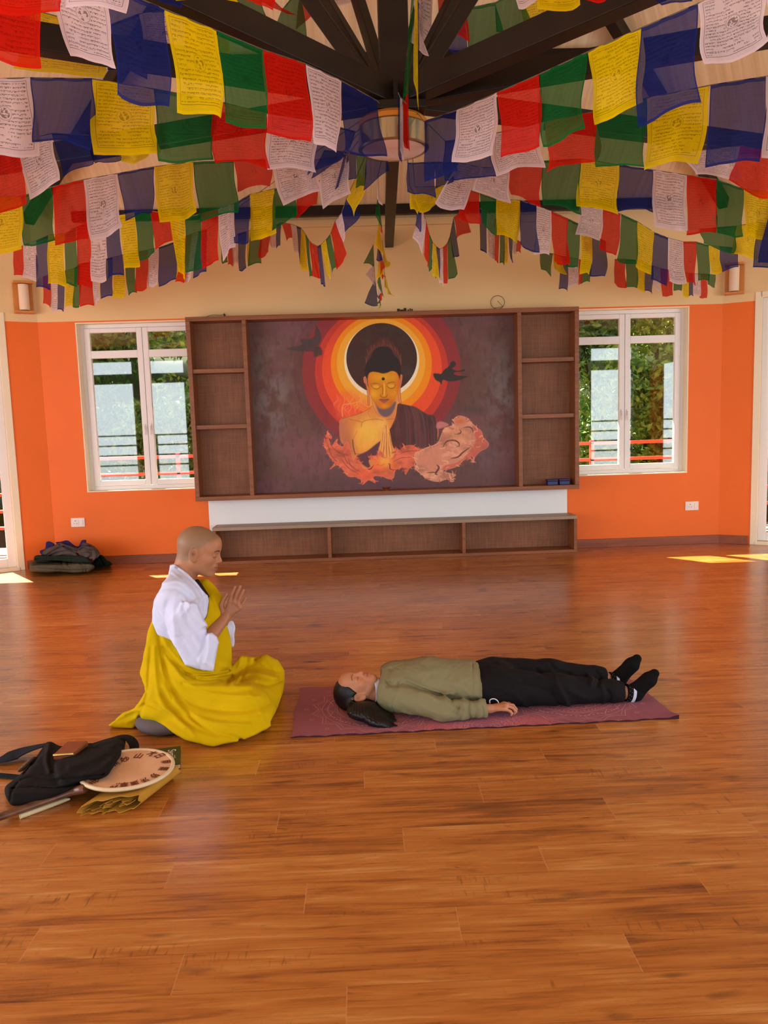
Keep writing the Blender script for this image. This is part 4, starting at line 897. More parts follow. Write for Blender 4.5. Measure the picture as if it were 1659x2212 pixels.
flag_string('third row of prayer flags on the right, white text flag in the middle', 'bbwwrgybwrgyb',
  [880, 352, 940, 350, 992, 352, 1040, 362, 1100, 362, 1172, 348, 1255, 343, 1338, 356, 1411, 367, 1484, 378, 1548, 388, 1606, 408, 1668, 416, 1740, 430],
  [878, 408, 938, 432, 942, 412, 990, 385, 937, 440, 997, 458, 1018, 415, 1102, 438, 1102, 425, 1168, 443, 1170, 443, 1252, 461, 1244, 443, 1334, 463, 1335, 452, 1412, 456, 1412, 492, 1483, 498, 1484, 503, 1545, 506, 1548, 508, 1606, 510, 1611, 514, 1665, 515, 1640, 570, 1740, 580], 5.0, 5.0, (hubat(.08), None))
flag_string('fourth row of prayer flags on the right sloping towards the far right corner', 'yrgybwrgyb',
  [896, 404, 990, 402, 1036, 418, 1072, 430, 1124, 433, 1158, 444, 1190, 456, 1226, 472, 1254, 486, 1278, 505, 1308, 522],
  [905, 458, 930, 450, 992, 470, 1036, 487, 1040, 486, 1070, 507, 1072, 505, 1124, 524, 1120, 528, 1158, 546, 1156, 546, 1188, 554, 1190, 566, 1226, 571, 1226, 573, 1254, 580, 1256, 590, 1276, 595, 1276, 592, 1306, 601], 5.2, 7.0, (hubat(.08), None), .8)
flag_string('upper fourth row on the right, lilac white to red flags behind the text flag', 'wrgybwrgyb',
  [1253, 445, 1303, 452, 1341, 462, 1376, 478, 1413, 502, 1444, 514, 1475, 522, 1503, 522, 1531, 530, 1554, 532, 1594, 536],
  [1244, 505, 1300, 520, 1298, 536, 1336, 555, 1333, 560, 1372, 575, 1374, 575, 1408, 597, 1410, 606, 1442, 618, 1443, 610, 1480, 612, 1479, 612, 1502, 614, 1508, 604, 1535, 608, 1534, 592, 1556, 588, 1556, 586, 1594, 578], 6.4, 7.7, (None, None), .8)
flag_string('green and yellow prayer flags at the right edge above the wall lamp', 'gyb',
  [1510, 495, 1592, 488, 1640, 480, 1700, 500], [1520, 530, 1585, 546, 1582, 552, 1640, 560, 1626, 576, 1700, 590], 5.4, 5.0, (None, None), .8)
flag_string('lowest row of prayer flags on the right above the window', 'rgybwrgybwrg',
  [1328, 560, 1351, 560, 1377, 562, 1393, 568, 1412, 575, 1426, 580, 1454, 585, 1474, 588, 1489, 590, 1498, 591, 1514, 592, 1528, 592, 1546, 594],
  [1325, 612, 1350, 624, 1352, 616, 1377, 625, 1376, 625, 1392, 631, 1392, 630, 1411, 633, 1411, 622, 1424, 628, 1431, 638, 1455, 640, 1454, 625, 1472, 630, 1476, 640, 1490, 643, 1488, 638, 1498, 640, 1498, 638, 1514, 638, 1512, 640, 1527, 647, 1530, 617, 1545, 620], 7.6, 8.2, (None, None), .5)
flag_string('middle low prayer flags on the right, green to pink, over window left edge', 'gybwrg',
  [1166, 545, 1194, 548, 1210, 552, 1228, 556, 1250, 560, 1258, 562, 1278, 565],
  [1168, 580, 1190, 598, 1198, 585, 1222, 592, 1209, 623, 1226, 629, 1228, 618, 1248, 618, 1248, 612, 1256, 616, 1256, 612, 1275, 609], 7.2, 7.8, (None, None), .5)
flag_string('short far prayer flags right of centre below the red flag', 'bwrgybwr',
  [1036, 450, 1052, 458, 1068, 470, 1080, 486, 1090, 495, 1098, 505, 1108, 512, 1116, 518, 1126, 524],
  [1036, 536, 1051, 550, 1053, 545, 1066, 560, 1068, 560, 1077, 569, 1080, 568, 1091, 573, 1088, 566, 1096, 568, 1102, 562, 1108, 565, 1109, 545, 1117, 552, 1116, 546, 1126, 545], 6.6, 7.6, (None, None), .35)
flag_string('drooping garland of thin prayer flags right of centre over the mural', 'ybwrgybwrgbr',
  [884, 400, 906, 440, 912, 452, 920, 478, 927, 505, 935, 525, 942, 532, 950, 538, 957, 535, 966, 526, 972, 510, 980, 470, 1000, 452],
  [888, 455, 905, 462, 898, 488, 912, 505, 892, 515, 914, 550, 916, 552, 926, 582, 926, 590, 936, 560, 936, 596, 950, 606, 944, 602, 950, 600, 950, 614, 958, 616, 958, 615, 968, 604, 969, 606, 988, 590, 978, 560, 990, 550, 986, 516, 1015, 500], 5.2, 7.4, (hubat(.06), None), .5)
flag_string('thin prayer flags hanging straight down in front of the lamp', 'gybwr',
  [893, -60, 897, -40, 902, 0, 905, 10, 885, 90, 879, 120], [868, 235, 882, 200, 893, 180, 905, 236, 893, 180, 903, 160, 905, 60, 925, 120, 866, 300, 884, 328], 4.35, 4.55, (None, None), .3)
flag_string('red, white and blue strips dangling at the lamp rim', 'bwr',
  [860, 200, 864, 210, 870, 215, 878, 225], [860, 330, 868, 358, 864, 330, 872, 345, 872, 310, 882, 328], 4.5, 4.5, (None, None), .3)
flag_string('prayer flags high between the left struts under the ceiling', 'ygrgrw',
  [395, 0, 465, -20, 560, -30, 610, 20, 650, -30, 720, -35, 790, -30], [440, 75, 490, 60, 475, 90, 580, 50, 560, 10, 640, 28, 575, 100, 665, 130, 640, 60, 690, 20, 690, 20, 790, -5], 5.4, 6.2, (None, None), .8)
flag_string('prayer flags high between the right struts under the ceiling', 'wrbggyr',
  [880, -70, 940, -60, 990, -40, 1000, 20, 1070, 5, 1120, -20, 1200, -30, 1290, -50], [900, 70, 925, 120, 950, 50, 1020, 95, 962, 110, 1020, 150, 1020, 120, 1110, 158, 1075, 60, 1170, 90, 1140, 95, 1220, 80, 1200, 30, 1280, 20], 5.2, 6.0, (None, None), .8)
flag_string('pale prayer flags at the very top right above the thick beam', 'wyrb',
  [1095, -110, 1165, -90, 1245, -95, 1320, -90, 1450, -60], [1115, 15, 1170, 0, 1165, 28, 1250, 10, 1260, 0, 1330, 0, 1440, 12, 1500, -4], 3.6, 3.0, (None, None), .7)
# ------------------------------------------------------------------ soft shapes: distance fields turned into skins
def V3(*a): return np.array(a, np.float32)
def smin(a, b, k): h = np.clip(0.5+0.5*(b-a)/k, 0, 1); return b*(1-h)+a*h-k*h*(1-h)
def smax(a, b, k): return -smin(-a, -b, k)
def cap(P, a, b, ra, rb=None):
    rb = ra if rb is None else rb; a = V3(*a); b = V3(*b); ab = b-a
    t = np.clip(((P-a)@ab)/max(float(ab@ab), 1e-9), 0, 1); return np.linalg.norm(P-a-t[:, None]*ab, axis=1)-(ra+(rb-ra)*t)
def ell(P, c, r, R=None):
    q = P-V3(*c)
    if R is not None: q = q@np.asarray(R, np.float32)
    r = V3(*r); k0 = np.linalg.norm(q/r, axis=1); k1 = np.linalg.norm(q/(r*r), axis=1); return k0*(k0-1)/np.maximum(k1, 1e-6)
def chain(P, pts, rad, k=0.01):
    d = None
    for i in range(len(pts)-1):
        q = cap(P, pts[i], pts[i+1], rad[i], rad[i+1]); d = q if d is None else smin(d, q, k)
    return d
def rotm(ax, deg):
    return np.array(Matrix.Rotation(math.radians(deg), 3, ax), np.float32)
def axes(x, up):       # columns: local x, y, z
    x = np.array(x, float); x /= np.linalg.norm(x); up = np.array(up, float); y = np.cross(up, x); y /= np.linalg.norm(y); return np.stack([x, y, np.cross(x, y)], 1).astype(np.float32)
def skin(sdf, lo, hi, h, lip=1.35):
    """naive surface nets on a sparse octree"""
    lo = np.array(lo, float); hi = np.array(hi, float); L = 5; H = h*2**L
    n_ = np.ceil((hi-lo)/H).astype(int)
    cells = np.stack(np.meshgrid(*[np.arange(k) for k in n_], indexing='ij'), -1).reshape(-1, 3)
    for lv in range(L, 0, -1):
        s = h*2**lv; c = lo+(cells+0.5)*s; d = sdf(c.astype(np.float32)); cells = cells[np.abs(d) < s*0.87*lip+h]
        o = np.stack(np.meshgrid([0, 1], [0, 1], [0, 1], indexing='ij'), -1).reshape(-1, 3)
        cells = (cells[:, None]*2+o[None]).reshape(-1, 3)
    c = lo+(cells+0.5)*h; d = sdf(c.astype(np.float32)); cells = cells[np.abs(d) < h*0.9*lip]
    NB = 1 << 20
    def key(a): return (a[:, 0]*NB+a[:, 1])*NB+a[:, 2]
    offs = np.array([[i, j, k] for i in (0, 1) for j in (0, 1) for k in (0, 1)])
    cor = (cells[:, None]+offs[None]).reshape(-1, 3); uk, first, inv = np.unique(key(cor), return_index=True, return_inverse=True)
    up = lo+cor[first]*h; dv = sdf(up.astype(np.float32)); D8 = dv[inv].reshape(-1, 8); ins = D8 < 0
    act = ins.any(1) & ~ins.all(1); cells = cells[act]; D8 = D8[act]; ins = ins[act]
    E = [(0, 1), (2, 3), (4, 5), (6, 7), (0, 2), (1, 3), (4, 6), (5, 7), (0, 4), (1, 5), (2, 6), (3, 7)]
    acc = np.zeros((len(cells), 3)); cnt = np.zeros(len(cells))
    for a, b in E:
        m = ins[:, a] != ins[:, b]; t_ = D8[:, a]/np.where(m, D8[:, a]-D8[:, b], 1); p = offs[a]+(offs[b]-offs[a])*t_[:, None]; acc += p*m[:, None]; cnt += m
    vert = lo+(cells+acc/cnt[:, None])*h
    ck = key(cells); od = np.argsort(ck); ks = ck[od]
    def find(a):
        k = key(a); i = np.searchsorted(ks, k); i = np.clip(i, 0, len(ks)-1); ok = ks[i] == k; return np.where(ok, od[i], -1)
    F = []
    for ax in range(3):
        e = [(0, 4), (0, 2), (0, 1)][ax]; m = ins[:, e[0]] != ins[:, e[1]]; c = cells[m]; flip = ins[m, e[0]]
        u_ = np.eye(3, dtype=int)[(ax+1) % 3]; w_ = np.eye(3, dtype=int)[(ax+2) % 3]
        q = np.stack([find(c), find(c-u_), find(c-u_-w_), find(c-w_)], 1); ok = (q >= 0).all(1); q = q[ok]; flip = flip[ok]
        q[~flip] = q[~flip][:, ::-1]; F.append(q)
    F = np.concatenate(F)
    return vert, F
def relax(v, F, it=1, lam=0.5):
    for _ in range(it):
        s = np.zeros_like(v); c = np.zeros(len(v))
        for a, b in ((0, 1), (1, 2), (2, 3), (3, 0)):
            np.add.at(s, F[:, a], v[F[:, b]]); np.add.at(s, F[:, b], v[F[:, a]]); np.add.at(c, F[:, a], 1); np.add.at(c, F[:, b], 1)
        v = v+(s/np.maximum(c, 1)[:, None]-v)*lam
    return v
def biggest(v, F):
    lab = np.arange(len(v))
    while True:
        m = lab[F].min(1); new = lab.copy()
        for j in range(4): np.minimum.at(new, F[:, j], m)
        new = new[new]
        if (new == lab).all(): break
        lab = new
    u, c = np.unique(lab[F[:, 0]], return_counts=True); keep = lab[F[:, 0]] == u[c.argmax()]; F = F[keep]
    used = np.unique(F); re = np.full(len(v), -1); re[used] = np.arange(len(used)); return v[used], re[F]
def soft(name, sdf, lo, hi, h, mat, parent=None, colorf=None, it=1, lip=1.35, main=False, **kw):
    v, F = skin(sdf, lo, hi, h, lip)
    if main: v, F = biggest(v, F); v = relax(v, F, it)
    return mesh_obj(name, v, F, mat, parent, smooth=True, colors=colorf(v.astype(np.float32)) if colorf else None, **kw)
def folds(P, lines, gate=None):
    """cloth folds: ridges (+) and valleys (-) along surveyed lines on the visible side"""
    px, py = to_px(P); out = np.zeros(len(P), np.float32)
    for pts, w, amp in lines:
        S_ = spline(pts, False, 4); d = np.full(len(P), 1e9)
        for (ax, ay), (bx_, by_) in zip(S_[:-1], S_[1:]):
            vx, vy = bx_-ax, by_-ay; t_ = np.clip(((px-ax)*vx+(py-ay)*vy)/(vx*vx+vy*vy+1e-9), 0, 1); d = np.minimum(d, np.hypot(px-ax-t_*vx, py-ay-t_*vy))
        out += amp*np.exp(-(d/w)**2)
    return out if gate is None else out*gate
def psd(P, poly, smooth=False):
    """signed distance (metres) to an outline surveyed in the photograph, carried along the line of sight"""
    q = spline(poly, True, 3) if smooth else np.array(poly, float); px, py = to_px(P); dep = (P-V3(0, 0, EYE))@CF.astype(np.float32)
    d = np.full(len(P), 1e9); ins = np.zeros(len(P), bool)
    for (ax, ay), (bx_, by_) in zip(q, np.roll(q, -1, 0)):
        vx, vy = bx_-ax, by_-ay; t_ = np.clip(((px-ax)*vx+(py-ay)*vy)/(vx*vx+vy*vy+1e-9), 0, 1); d = np.minimum(d, np.hypot(px-ax-t_*vx, py-ay-t_*vy))
        if ay != by_: ins ^= ((ay > py) != (by_ > py)) & (px < (bx_-ax)*(py-ay)/(by_-ay)+ax)
    return (np.where(ins, -d, d)*dep/F_PX).astype(np.float32)
def lump(P, f, ph=0.0):
    x, y, z = P[:, 0]*f, P[:, 1]*f, P[:, 2]*f
    return (np.sin(x*1.3+1.7*np.sin(y*0.9+ph)+ph)*np.sin(y*1.1+1.3*np.sin(z*1.2)+ph*2)*np.sin(z*1.2+1.5*np.sin(x*.8)+ph*3))
def mixc(c, m, col): m = np.clip(m, 0, 1)[:, None]; return c*(1-m)+np.array(C(*col)[:3])*m
def bell(q, c, r, p=2.0): return np.exp(-(np.abs((q-V3(*c))/V3(*r))**p).sum(1))

def head_sdf(q, fem=False, detail=True):
    """q: head coordinates, x to the face, y to the side, z to the crown"""
    y = np.abs(q[:, 1]); s = q.copy(); s[:, 1] = y
    d = ell(s, (-.014, 0, .036), (.099, .077, .086)); d = smin(d, ell(s, (.030, 0, -.022), (.062, .060, .078)), .03)
    d = smin(d, cap(s, (-.004, .046, -.045), (.058, .012, -.090), .022, .018), .03)
    d = smin(d, ell(s, (.071, 0, -.092), (.018, .020, .016)), .02)
    d = smin(d, ell(s, (.050, .040, -.022), (.026, .022, .024)), .02)
    d = smin(d, cap(s, (.080, .0, .022), (.068, .040, .022), .012, .012), .018)
    d = smin(d, ell(s, (.060, 0, .05), (.036, .052, .04)), .03)
    d = smax(d, -ell(s, (.106, .031, .002), (.020, .021, .014)), .016)
    d = smin(d, ell(s, (.0715, .031, .001), (.0165, .0175, .0145)), .006)
    nl = .104 if not fem else .101
    d = smin(d, cap(s, (.084, 0, .014), (nl, 0, -.024), .0075, .0105), .012)
    d = smin(d, ell(s, (nl-.012, .0125, -.030), (.0105, .0075, .0075)), .006)
    d = smax(d, -ell(s, (nl-.008, .0075, -.0375), (.005, .0035, .003)), .003)
    d = smin(d, ell(s, (.076, 0, -.058), (.020, .030, .022)), .014)
    fl = 1.15 if fem else 1.0
    d = smin(d, cap(s, (.0925, 0, -.0535), (.082, .022, -.0585), .0058*fl, .003), .004); d = smin(d, cap(s, (.0915, 0, -.0655), (.081, .021, -.0595), .0072*fl, .003), .004)
    d = smax(d, -cap(s, (.101, 0, -.0592), (.088, .024, -.0598), .0016, .0012), .0025)
    if detail:
        d = smax(d, -cap(s, (.0895, .018, -.0045), (.081, .044, -.0035), .0012, .0010), .002)   # line of the closed lids
        # ear
        e = (s-V3(-.010, .080, -.018 if fem else -.006))@rotm('Z', -22)@rotm('Y', -8)
        er = ell(e, (0, 0, 0), (.0200, .0095, .034)); er = smax(er, -ell(e, (.003, .008, .003), (.0115, .0075, .021)), .003); er = smin(er, cap(e, (-.004, .003, .022), (.006, .004, .004), .0028, .002), .003)
        er = smin(er, ell(e, (.006, -.001, -.027), (.009, .0055, .009)), .006); d = smin(d, er, .007)
    return d
def face_paint(q, c, fem=False, brow=(40, 28, 22), lip=(150, 84, 70)):
    s = q.copy(); s[:, 1] = np.abs(s[:, 1]); fr = (s[:, 0] > .045)
    c = mixc(c, fr*bell(s, (.09, .008, -.0535), (.02, .017, .0052))*1.0, lip); c = mixc(c, fr*bell(s, (.09, .006, -.0655), (.02, .017, .0062))*.95, lip)
    c = mixc(c, fr*(np.abs(s[:, 2]+.0593) < .0012)*(s[:, 1] < .024)*.8, (84, 40, 34))
    bz = .0215+.006*np.sin(np.clip((s[:, 1]-.012)/.04, 0, 1)*3.0)
    c = mixc(c, fr*np.clip(1.4-np.abs(s[:, 2]-bz)/.0030, 0, 1)*(s[:, 1] > .012)*(s[:, 1] < .050)*(.95 if not fem else .8), brow)
    lz = -.0045-.0035*np.cos((s[:, 1]-.031)/.014*1.5); c = mixc(c, fr*np.clip(1.5-np.abs(s[:, 2]-lz)/.0014, 0, 1)*(np.abs(s[:, 1]-.031) < .0155)*.95, (34, 22, 20))
    c = mixc(c, fr*bell(s, (.09, .0085, -.0375), (.02, .0032, .0028)), (70, 32, 26)); c = mixc(c, bell(s, (.05, .046, -.02), (.04, .022, .02))*.22, (196, 110, 86))
    c = mixc(c, bell(s, (.104, 0, -.024), (.02, .016, .012))*.2, (196, 104, 80)); c = mixc(c, bell(s, (-.008, .083, -.004), (.008, .008, .013))*.5, (120, 62, 48)); return c
skin_mat = lambda nm: vcol(nm, 0.5, 0.4, bump=0.06, bscale=220, grain=0.10)
def hand_sdf(P, H, fingers, palm_r=.013, k=.006):
    """H: wrist, knuckles list (4), fingers: per finger 3 joints incl. tip with radii; thumb last"""
    w, kn = H; d = None
    for p, q in zip([w]*4, kn):
        e = cap(P, p, q, palm_r*1.25, palm_r*.86); d = e if d is None else smin(d, e, .010)
    for a, b in zip(kn[:-1], kn[1:]): d = smin(d, cap(P, a, b, palm_r*.82), .008)
    for pts, r in fingers: d = smin(d, chain(P, pts, r, .003), k)
    return d
# ------------------------------------------------------------------ the seated person in white and mustard robes
def build_monk():
    YM = 3.98
    M = lambda x, y, Y=YM: at_depth(x, y, Y)
    skin_c = (178, 120, 84)
    HC = M(431, 1192); HR = axes((.975, -.06, -.215), (.21, 0, .98)); hs = 1.06
    q_of = lambda P: ((P-HC.astype(np.float32))@HR)/hs
    # joints
    nk0 = HC+HR@V3(-.03, 0, -.05)*hs; nk1 = M(392, 1262)
    shR, shL = M(378, 1292, YM-.17), M(392, 1286, YM+.17)
    elR, elL = M(424, 1412, YM-.20), M(452, 1402, YM+.20)
    wrR, wrL = M(485, 1336, YM-.022), M(486, 1334, YM+.022)
    pelvis = M(392, 1512)
    T_ = lambda x, y, dy: M(x, y, YM+dy)
    hands = []
    for sg in (-1, 1):
        o = .0135*sg; o2 = .011*sg
        kn = [T_(497, 1299, o), T_(506, 1300, o), T_(514, 1305, o), T_(519, 1313, o)]
        fg = [([kn[0], T_(501, 1284, o2*1.15), T_(505, 1275, o2), T_(508.5, 1267.5, o2*.9)], [.0098, .0090, .0080, .0066]),
              ([kn[1], T_(511.5, 1284, o2*1.15), T_(515.5, 1275, o2), T_(519, 1266.5, o2*.9)], [.0100, .0092, .0082, .0068]),
              ([kn[2], T_(519, 1291, o2*1.15), T_(523, 1282, o2), T_(526.3, 1275, o2*.9)], [.0096, .0088, .0078, .0064]),
              ([kn[3], T_(524.5, 1304, o2*1.15), T_(528, 1298, o2), T_(531.5, 1291.5, o2*.9)], [.0088, .0080, .0070, .0058]),
              ([T_(482, 1324, o), T_(478, 1306, o*1.1), T_(484, 1293, o*.9), T_(490.5, 1283.5, o*.8)], [.0135, .0120, .0098, .0075])]
        hands.append(((T_(487, 1333, o*1.2), kn), fg))
    def body(P):
        q = q_of(P); d = head_sdf(q)*hs
        d = smin(d, cap(P, nk0, nk1, .056, .058), .03)
        d = smin(d, cap(P, HC+HR@V3(-.055, 0, -.02)*hs, nk1+V3(-.015, 0, 0), .048, .05), .03)
        d = smin(d, cap(P, nk1+(pelvis-nk1)*.25+V3(.05, 0, 0), pelvis+V3(.04, 0, 0), .08, .11), .03); d = smin(d, cap(P, shR, shL, .045), .05)
        for s_, e_, w_, hd in ((shR, elR, wrR, hands[0]), (shL, elL, wrL, hands[1])):
            d = smin(d, cap(P, s_, e_, .058, .043), .03); a = smin(cap(P, e_, w_*.35+e_*.65, .042, .040), cap(P, w_*.35+e_*.65, w_, .040, .027), .02)
            m_ = np.linalg.norm(P-w_.astype(np.float32), axis=1) < .22; hsd = np.full(len(P), .2, np.float32)
            if m_.any(): hsd[m_] = hand_sdf(P[m_], *hd)
            d = smin(d, smin(a, hsd, .012), .02)
        for sg in (-1, 1): d = smin(d, chain(P, [pelvis+V3(0, sg*.1, -.04), V3(-.62, YM+sg*.24, .10), V3(-.78, YM-sg*.05, .06)], [.085, .055, .04], .03), .04)
        return d
    def col(v):
        q = q_of(v); c = np.tile(np.array(C(*skin_c)[:3]), (len(v), 1))
        hair = np.clip((q[:, 2]-(.020+.055*np.clip((q[:, 0]-.01)/.07, 0, 1)-.075*np.clip((-.012-q[:, 0])/.02, 0, 1)))/.018, 0, 1)*(q[:, 2] > -.09)*(np.linalg.norm(q, axis=1) < .16)
        c = mixc(c, hair*.62, (122, 104, 78))
        near = (np.linalg.norm(q-V3(.02, 0, -.01), axis=1) < .15)
        c2 = face_paint(q, c.copy(), False, (52, 36, 28), (150, 88, 72)); c = np.where(near[:, None], c2, c)
        st = bell(q, (.05, 0, -.075), (.05, .07, .03))*near; c = mixc(c, st*.25, (128, 92, 70))
        for (w_, kn), fg in hands:
            for pts, r in fg:
                a = np.linalg.norm(v-pts[-1].astype(np.float32), axis=1); c = mixc(c, np.clip(1-a/.012, 0, 1)*.5, (206, 146, 118))
        hd = np.linalg.norm(v-hands[0][0][1][1].astype(np.float32), axis=1); c = mixc(c, np.clip(1-hd/.2, 0, 1)*.35, (150, 88, 64)); return c
    base = (-.86, YM, 0.06)
    root = thing('person', base, 'seated person with shaved head, praying hands, white top under mustard yellow robe', 'person')
    soft('body', body, (-1.25, 3.5, .03), (-.4, 4.45, 1.06), .0030, skin_mat('tan_skin'), root, col, 1, label='skin of the head, forearms and hands')
    # ---- white jacket
    jk = mottled('white_cotton', C(216, 222, 248), .96, 30, .85, .1, .15, 400)
    PL = lambda *p: list(zip(p[0::2], p[1::2]))
    JP = PL(377, 1219, 397, 1233, 422, 1256, 443, 1281, 451, 1297, 449, 1317, 445, 1335, 446, 1353, 449, 1368, 458, 1367, 468, 1375, 473, 1388, 467, 1411, 461, 1451, 440, 1448, 400, 1436, 382, 1403, 371, 1384, 347, 1363, 334, 1340, 331, 1317, 334, 1295, 347, 1272, 364, 1244, 368, 1221)
    JPJ = PL(*[c for a in JP for c in ((a if a not in ((334, 1340), (347, 1363), (331, 1317)) else {(334, 1340): (329, 1344), (347, 1363): (341, 1370), (331, 1317): (330, 1320)}[a]))])
    SV = PL(392, 1300, 372, 1340, 374, 1388, 382, 1404, 400, 1436, 440, 1448, 461, 1451, 467, 1411, 473, 1388, 468, 1375, 458, 1367, 448, 1369, 442, 1345, 425, 1305)
    jf = [([(455, 1285), (420, 1300), (392, 1330)], 4, .006), ([(400, 1292), (430, 1335), (446, 1352)], 5, .008), ([(396, 1310), (408, 1350), (440, 1385)], 5, -.009), ([(380, 1290), (372, 1330), (380, 1370)], 6, .007),
          ([(446, 1366), (440, 1395), (428, 1420)], 4, -.008), ([(452, 1372), (452, 1400), (444, 1430)], 5, .008), ([(350, 1260), (385, 1255), (410, 1275)], 4, .006), ([(345, 1275), (380, 1272), (420, 1300)], 4, -.005), ([(436, 1362), (446, 1356), (452, 1364)], 3, -.009), ([(400, 1390), (425, 1420), (455, 1440)], 6, .006), ([(392, 1375), (410, 1410), (432, 1440)], 5, -.006),
          ([(378, 1225), (398, 1240), (424, 1264), (440, 1290), (441, 1320)], 2.2, -.006), ([(372, 1236), (392, 1252), (415, 1276), (430, 1300)], 3, .004), ([(410, 1300), (425, 1325), (441, 1340)], 3, -.005), ([(362, 1300), (356, 1330), (362, 1360)], 5, -.005), ([(420, 1380), (432, 1400), (430, 1430)], 4, .005)]
    def jacket(P):
        near = (YM+.06-P[:, 1])
        d = ell(P, M(390, 1312), (.160, .18, .225), rotm('Y', 6)); d = smin(d, cap(P, M(366, 1262), M(380, 1350), .085, .11), .06)
        d = smin(d, cap(P, shR+V3(.0, .02, .01), shL+V3(0, -.02, .01), .085), .06); d = smin(d, cap(P, nk1+V3(-.025, 0, .0), nk1+V3(-.03, 0, -.07), .088, .11), .05)
        d = smin(d, cap(P, M(356, 1300, YM-.03), M(358, 1345, YM-.03), .12, .115), .04)
        up = cap(P, shR, elR+V3(0, -.01, 0), .090, .084); up = smin(up, cap(P, elR, elR*.62+wrR*.38, .074, .060), .03)
        sv = smax(psd(P, SV)+.010, np.abs(P[:, 1]-(YM-.235))-.062, .02)-.010; up = smin(up, sv, .03)
        up = smax(up, -cap(P, elR*.75+wrR*.25, elR*.42+wrR*.58, .046, .056), .004)
        up2 = smin(cap(P, shL, elL, .085, .075), cap(P, elL, M(490, 1360, YM+.12), .060, .036), .03); up2 = smin(up2, smax(psd(P, PL(488, 1345, 498, 1340, 504, 1342, 507, 1352, 505, 1366, 507, 1386, 505, 1397, 498, 1398, 490, 1380))+.006, np.abs(P[:, 1]-(YM+.14))-.03, .01)-.006, .02)
        d = smin(d, up, .03)
        # collar hugging the neck
        co = cap(P, M(392, 1262), M(388, 1222), .078, .070); co = smax(co, -cap(P, M(400, 1268), M(400, 1190), .062, .066), .004); co = smax(co, psd(P, PL(366, 1219, 378, 1217, 400, 1234, 425, 1257, 450, 1285, 450, 1330, 340, 1330, 345, 1270)), .004); d = smin(d, co, .012)
        d = smax(d, psd(P, JPJ)*.95-.001, .006)
        d = smax(d, -cap(P, M(425, 1262, YM), HC+V3(.03, 0, -.05), .045, .075), .006)
        d = smin(d, up2, .01)
        return d-folds(P, jf, np.clip(near/.1, 0, 1))-.0022*lump(P, 38)
    soft('jacket', jacket, (-1.18, 3.55, .20), (-.55, 4.4, .86), .0042, jk, root, None, 1, 3.0, True, label='white cotton wrap top with wide sleeves')
    # ---- mustard robe
    rm = mottled('mustard_cloth', C(206, 172, 6), .93, 9, .9, .08, .12, 500)
    R_ = PL
    rf = [(R_(338, 1350, 352, 1420, 380, 1500, 440, 1570, 520, 1596), 5, -.013), (R_(346, 1345, 372, 1430, 410, 1480, 470, 1500, 560, 1505), 5, .010), (R_(345, 1370, 380, 1420, 420, 1448, 470, 1452), 4, .010), (R_(352, 1400, 390, 1448, 440, 1468, 500, 1460), 4, -.012),
          (R_(356, 1420, 400, 1470, 450, 1484, 540, 1482), 6, .012), (R_(333, 1400, 336, 1460, 350, 1520, 400, 1570), 5, .012), (R_(326, 1400, 322, 1450, 318, 1500, 300, 1550), 4, -.010), (R_(352, 1480, 392, 1530, 460, 1560, 540, 1566), 6, .011), (R_(350, 1500, 400, 1560, 470, 1590), 5, -.010),
          (R_(372, 1490, 430, 1525, 520, 1535, 580, 1520), 6, -.009), (R_(400, 1375, 440, 1430, 492, 1440), 5, .005), (R_(492, 1475, 520, 1446, 545, 1434, 560, 1422), 5, -.014), (R_(505, 1476, 530, 1456, 560, 1454, 600, 1466), 5, .009), (R_(550, 1425, 565, 1440, 600, 1450), 4, -.009),
          (R_(556, 1475, 580, 1480, 606, 1470), 4, -.009), (R_(520, 1420, 516, 1440, 508, 1460), 4, .008), (R_(400, 1455, 440, 1458, 495, 1448), 3, -.010), (R_(395, 1475, 440, 1477, 495, 1468), 3.5, -.009), (R_(540, 1500, 560, 1530, 572, 1570), 6, .009), (R_(375, 1440, 430, 1462, 492, 1458), 3.5, .007),
          (R_(345, 1380, 350, 1440, 370, 1500), 3.5, .008), (R_(362, 1400, 385, 1440, 420, 1465), 3, -.007), (R_(466, 1318, 458, 1300, 450, 1285), 2.5, -.008), (R_(344, 1350, 346, 1400, 354, 1450, 372, 1510), 3, -.010), (R_(330, 1520, 380, 1545, 420, 1590), 4, .008), (R_(430, 1540, 500, 1548, 575, 1540), 7, .006), (R_(300, 1530, 316, 1520, 340, 1530), 3, -.008),
          (R_(250, 1560, 280, 1545, 300, 1538), 4, -.006), (R_(275, 1560, 296, 1550), 4, .006), (R_(534, 1425, 530, 1445, 520, 1470), 3.5, -.008), (R_(575, 1420, 590, 1440, 596, 1462), 5, .006)]
    RP = PL(331, 1333, 321, 1360, 309, 1424, 302, 1454, 312, 1480, 314, 1495, 303, 1515, 290, 1530, 266, 1538, 230, 1568, 250, 1573, 288, 1577, 299, 1560, 334, 1559, 357, 1569, 374, 1583, 397, 1597, 440, 1609, 463, 1612, 521, 1601, 549, 1588, 585, 1568, 584, 1560, 600, 1528, 610, 1500, 615, 1469, 614, 1449, 600, 1426, 577, 1415, 547, 1419, 524, 1417, 511, 1427, 500, 1440, 501, 1419, 500, 1393, 494, 1366, 490, 1350, 480, 1320, 484, 1290, 463, 1262, 448, 1250, 433, 1249, 425, 1254, 400, 1260, 360, 1290)
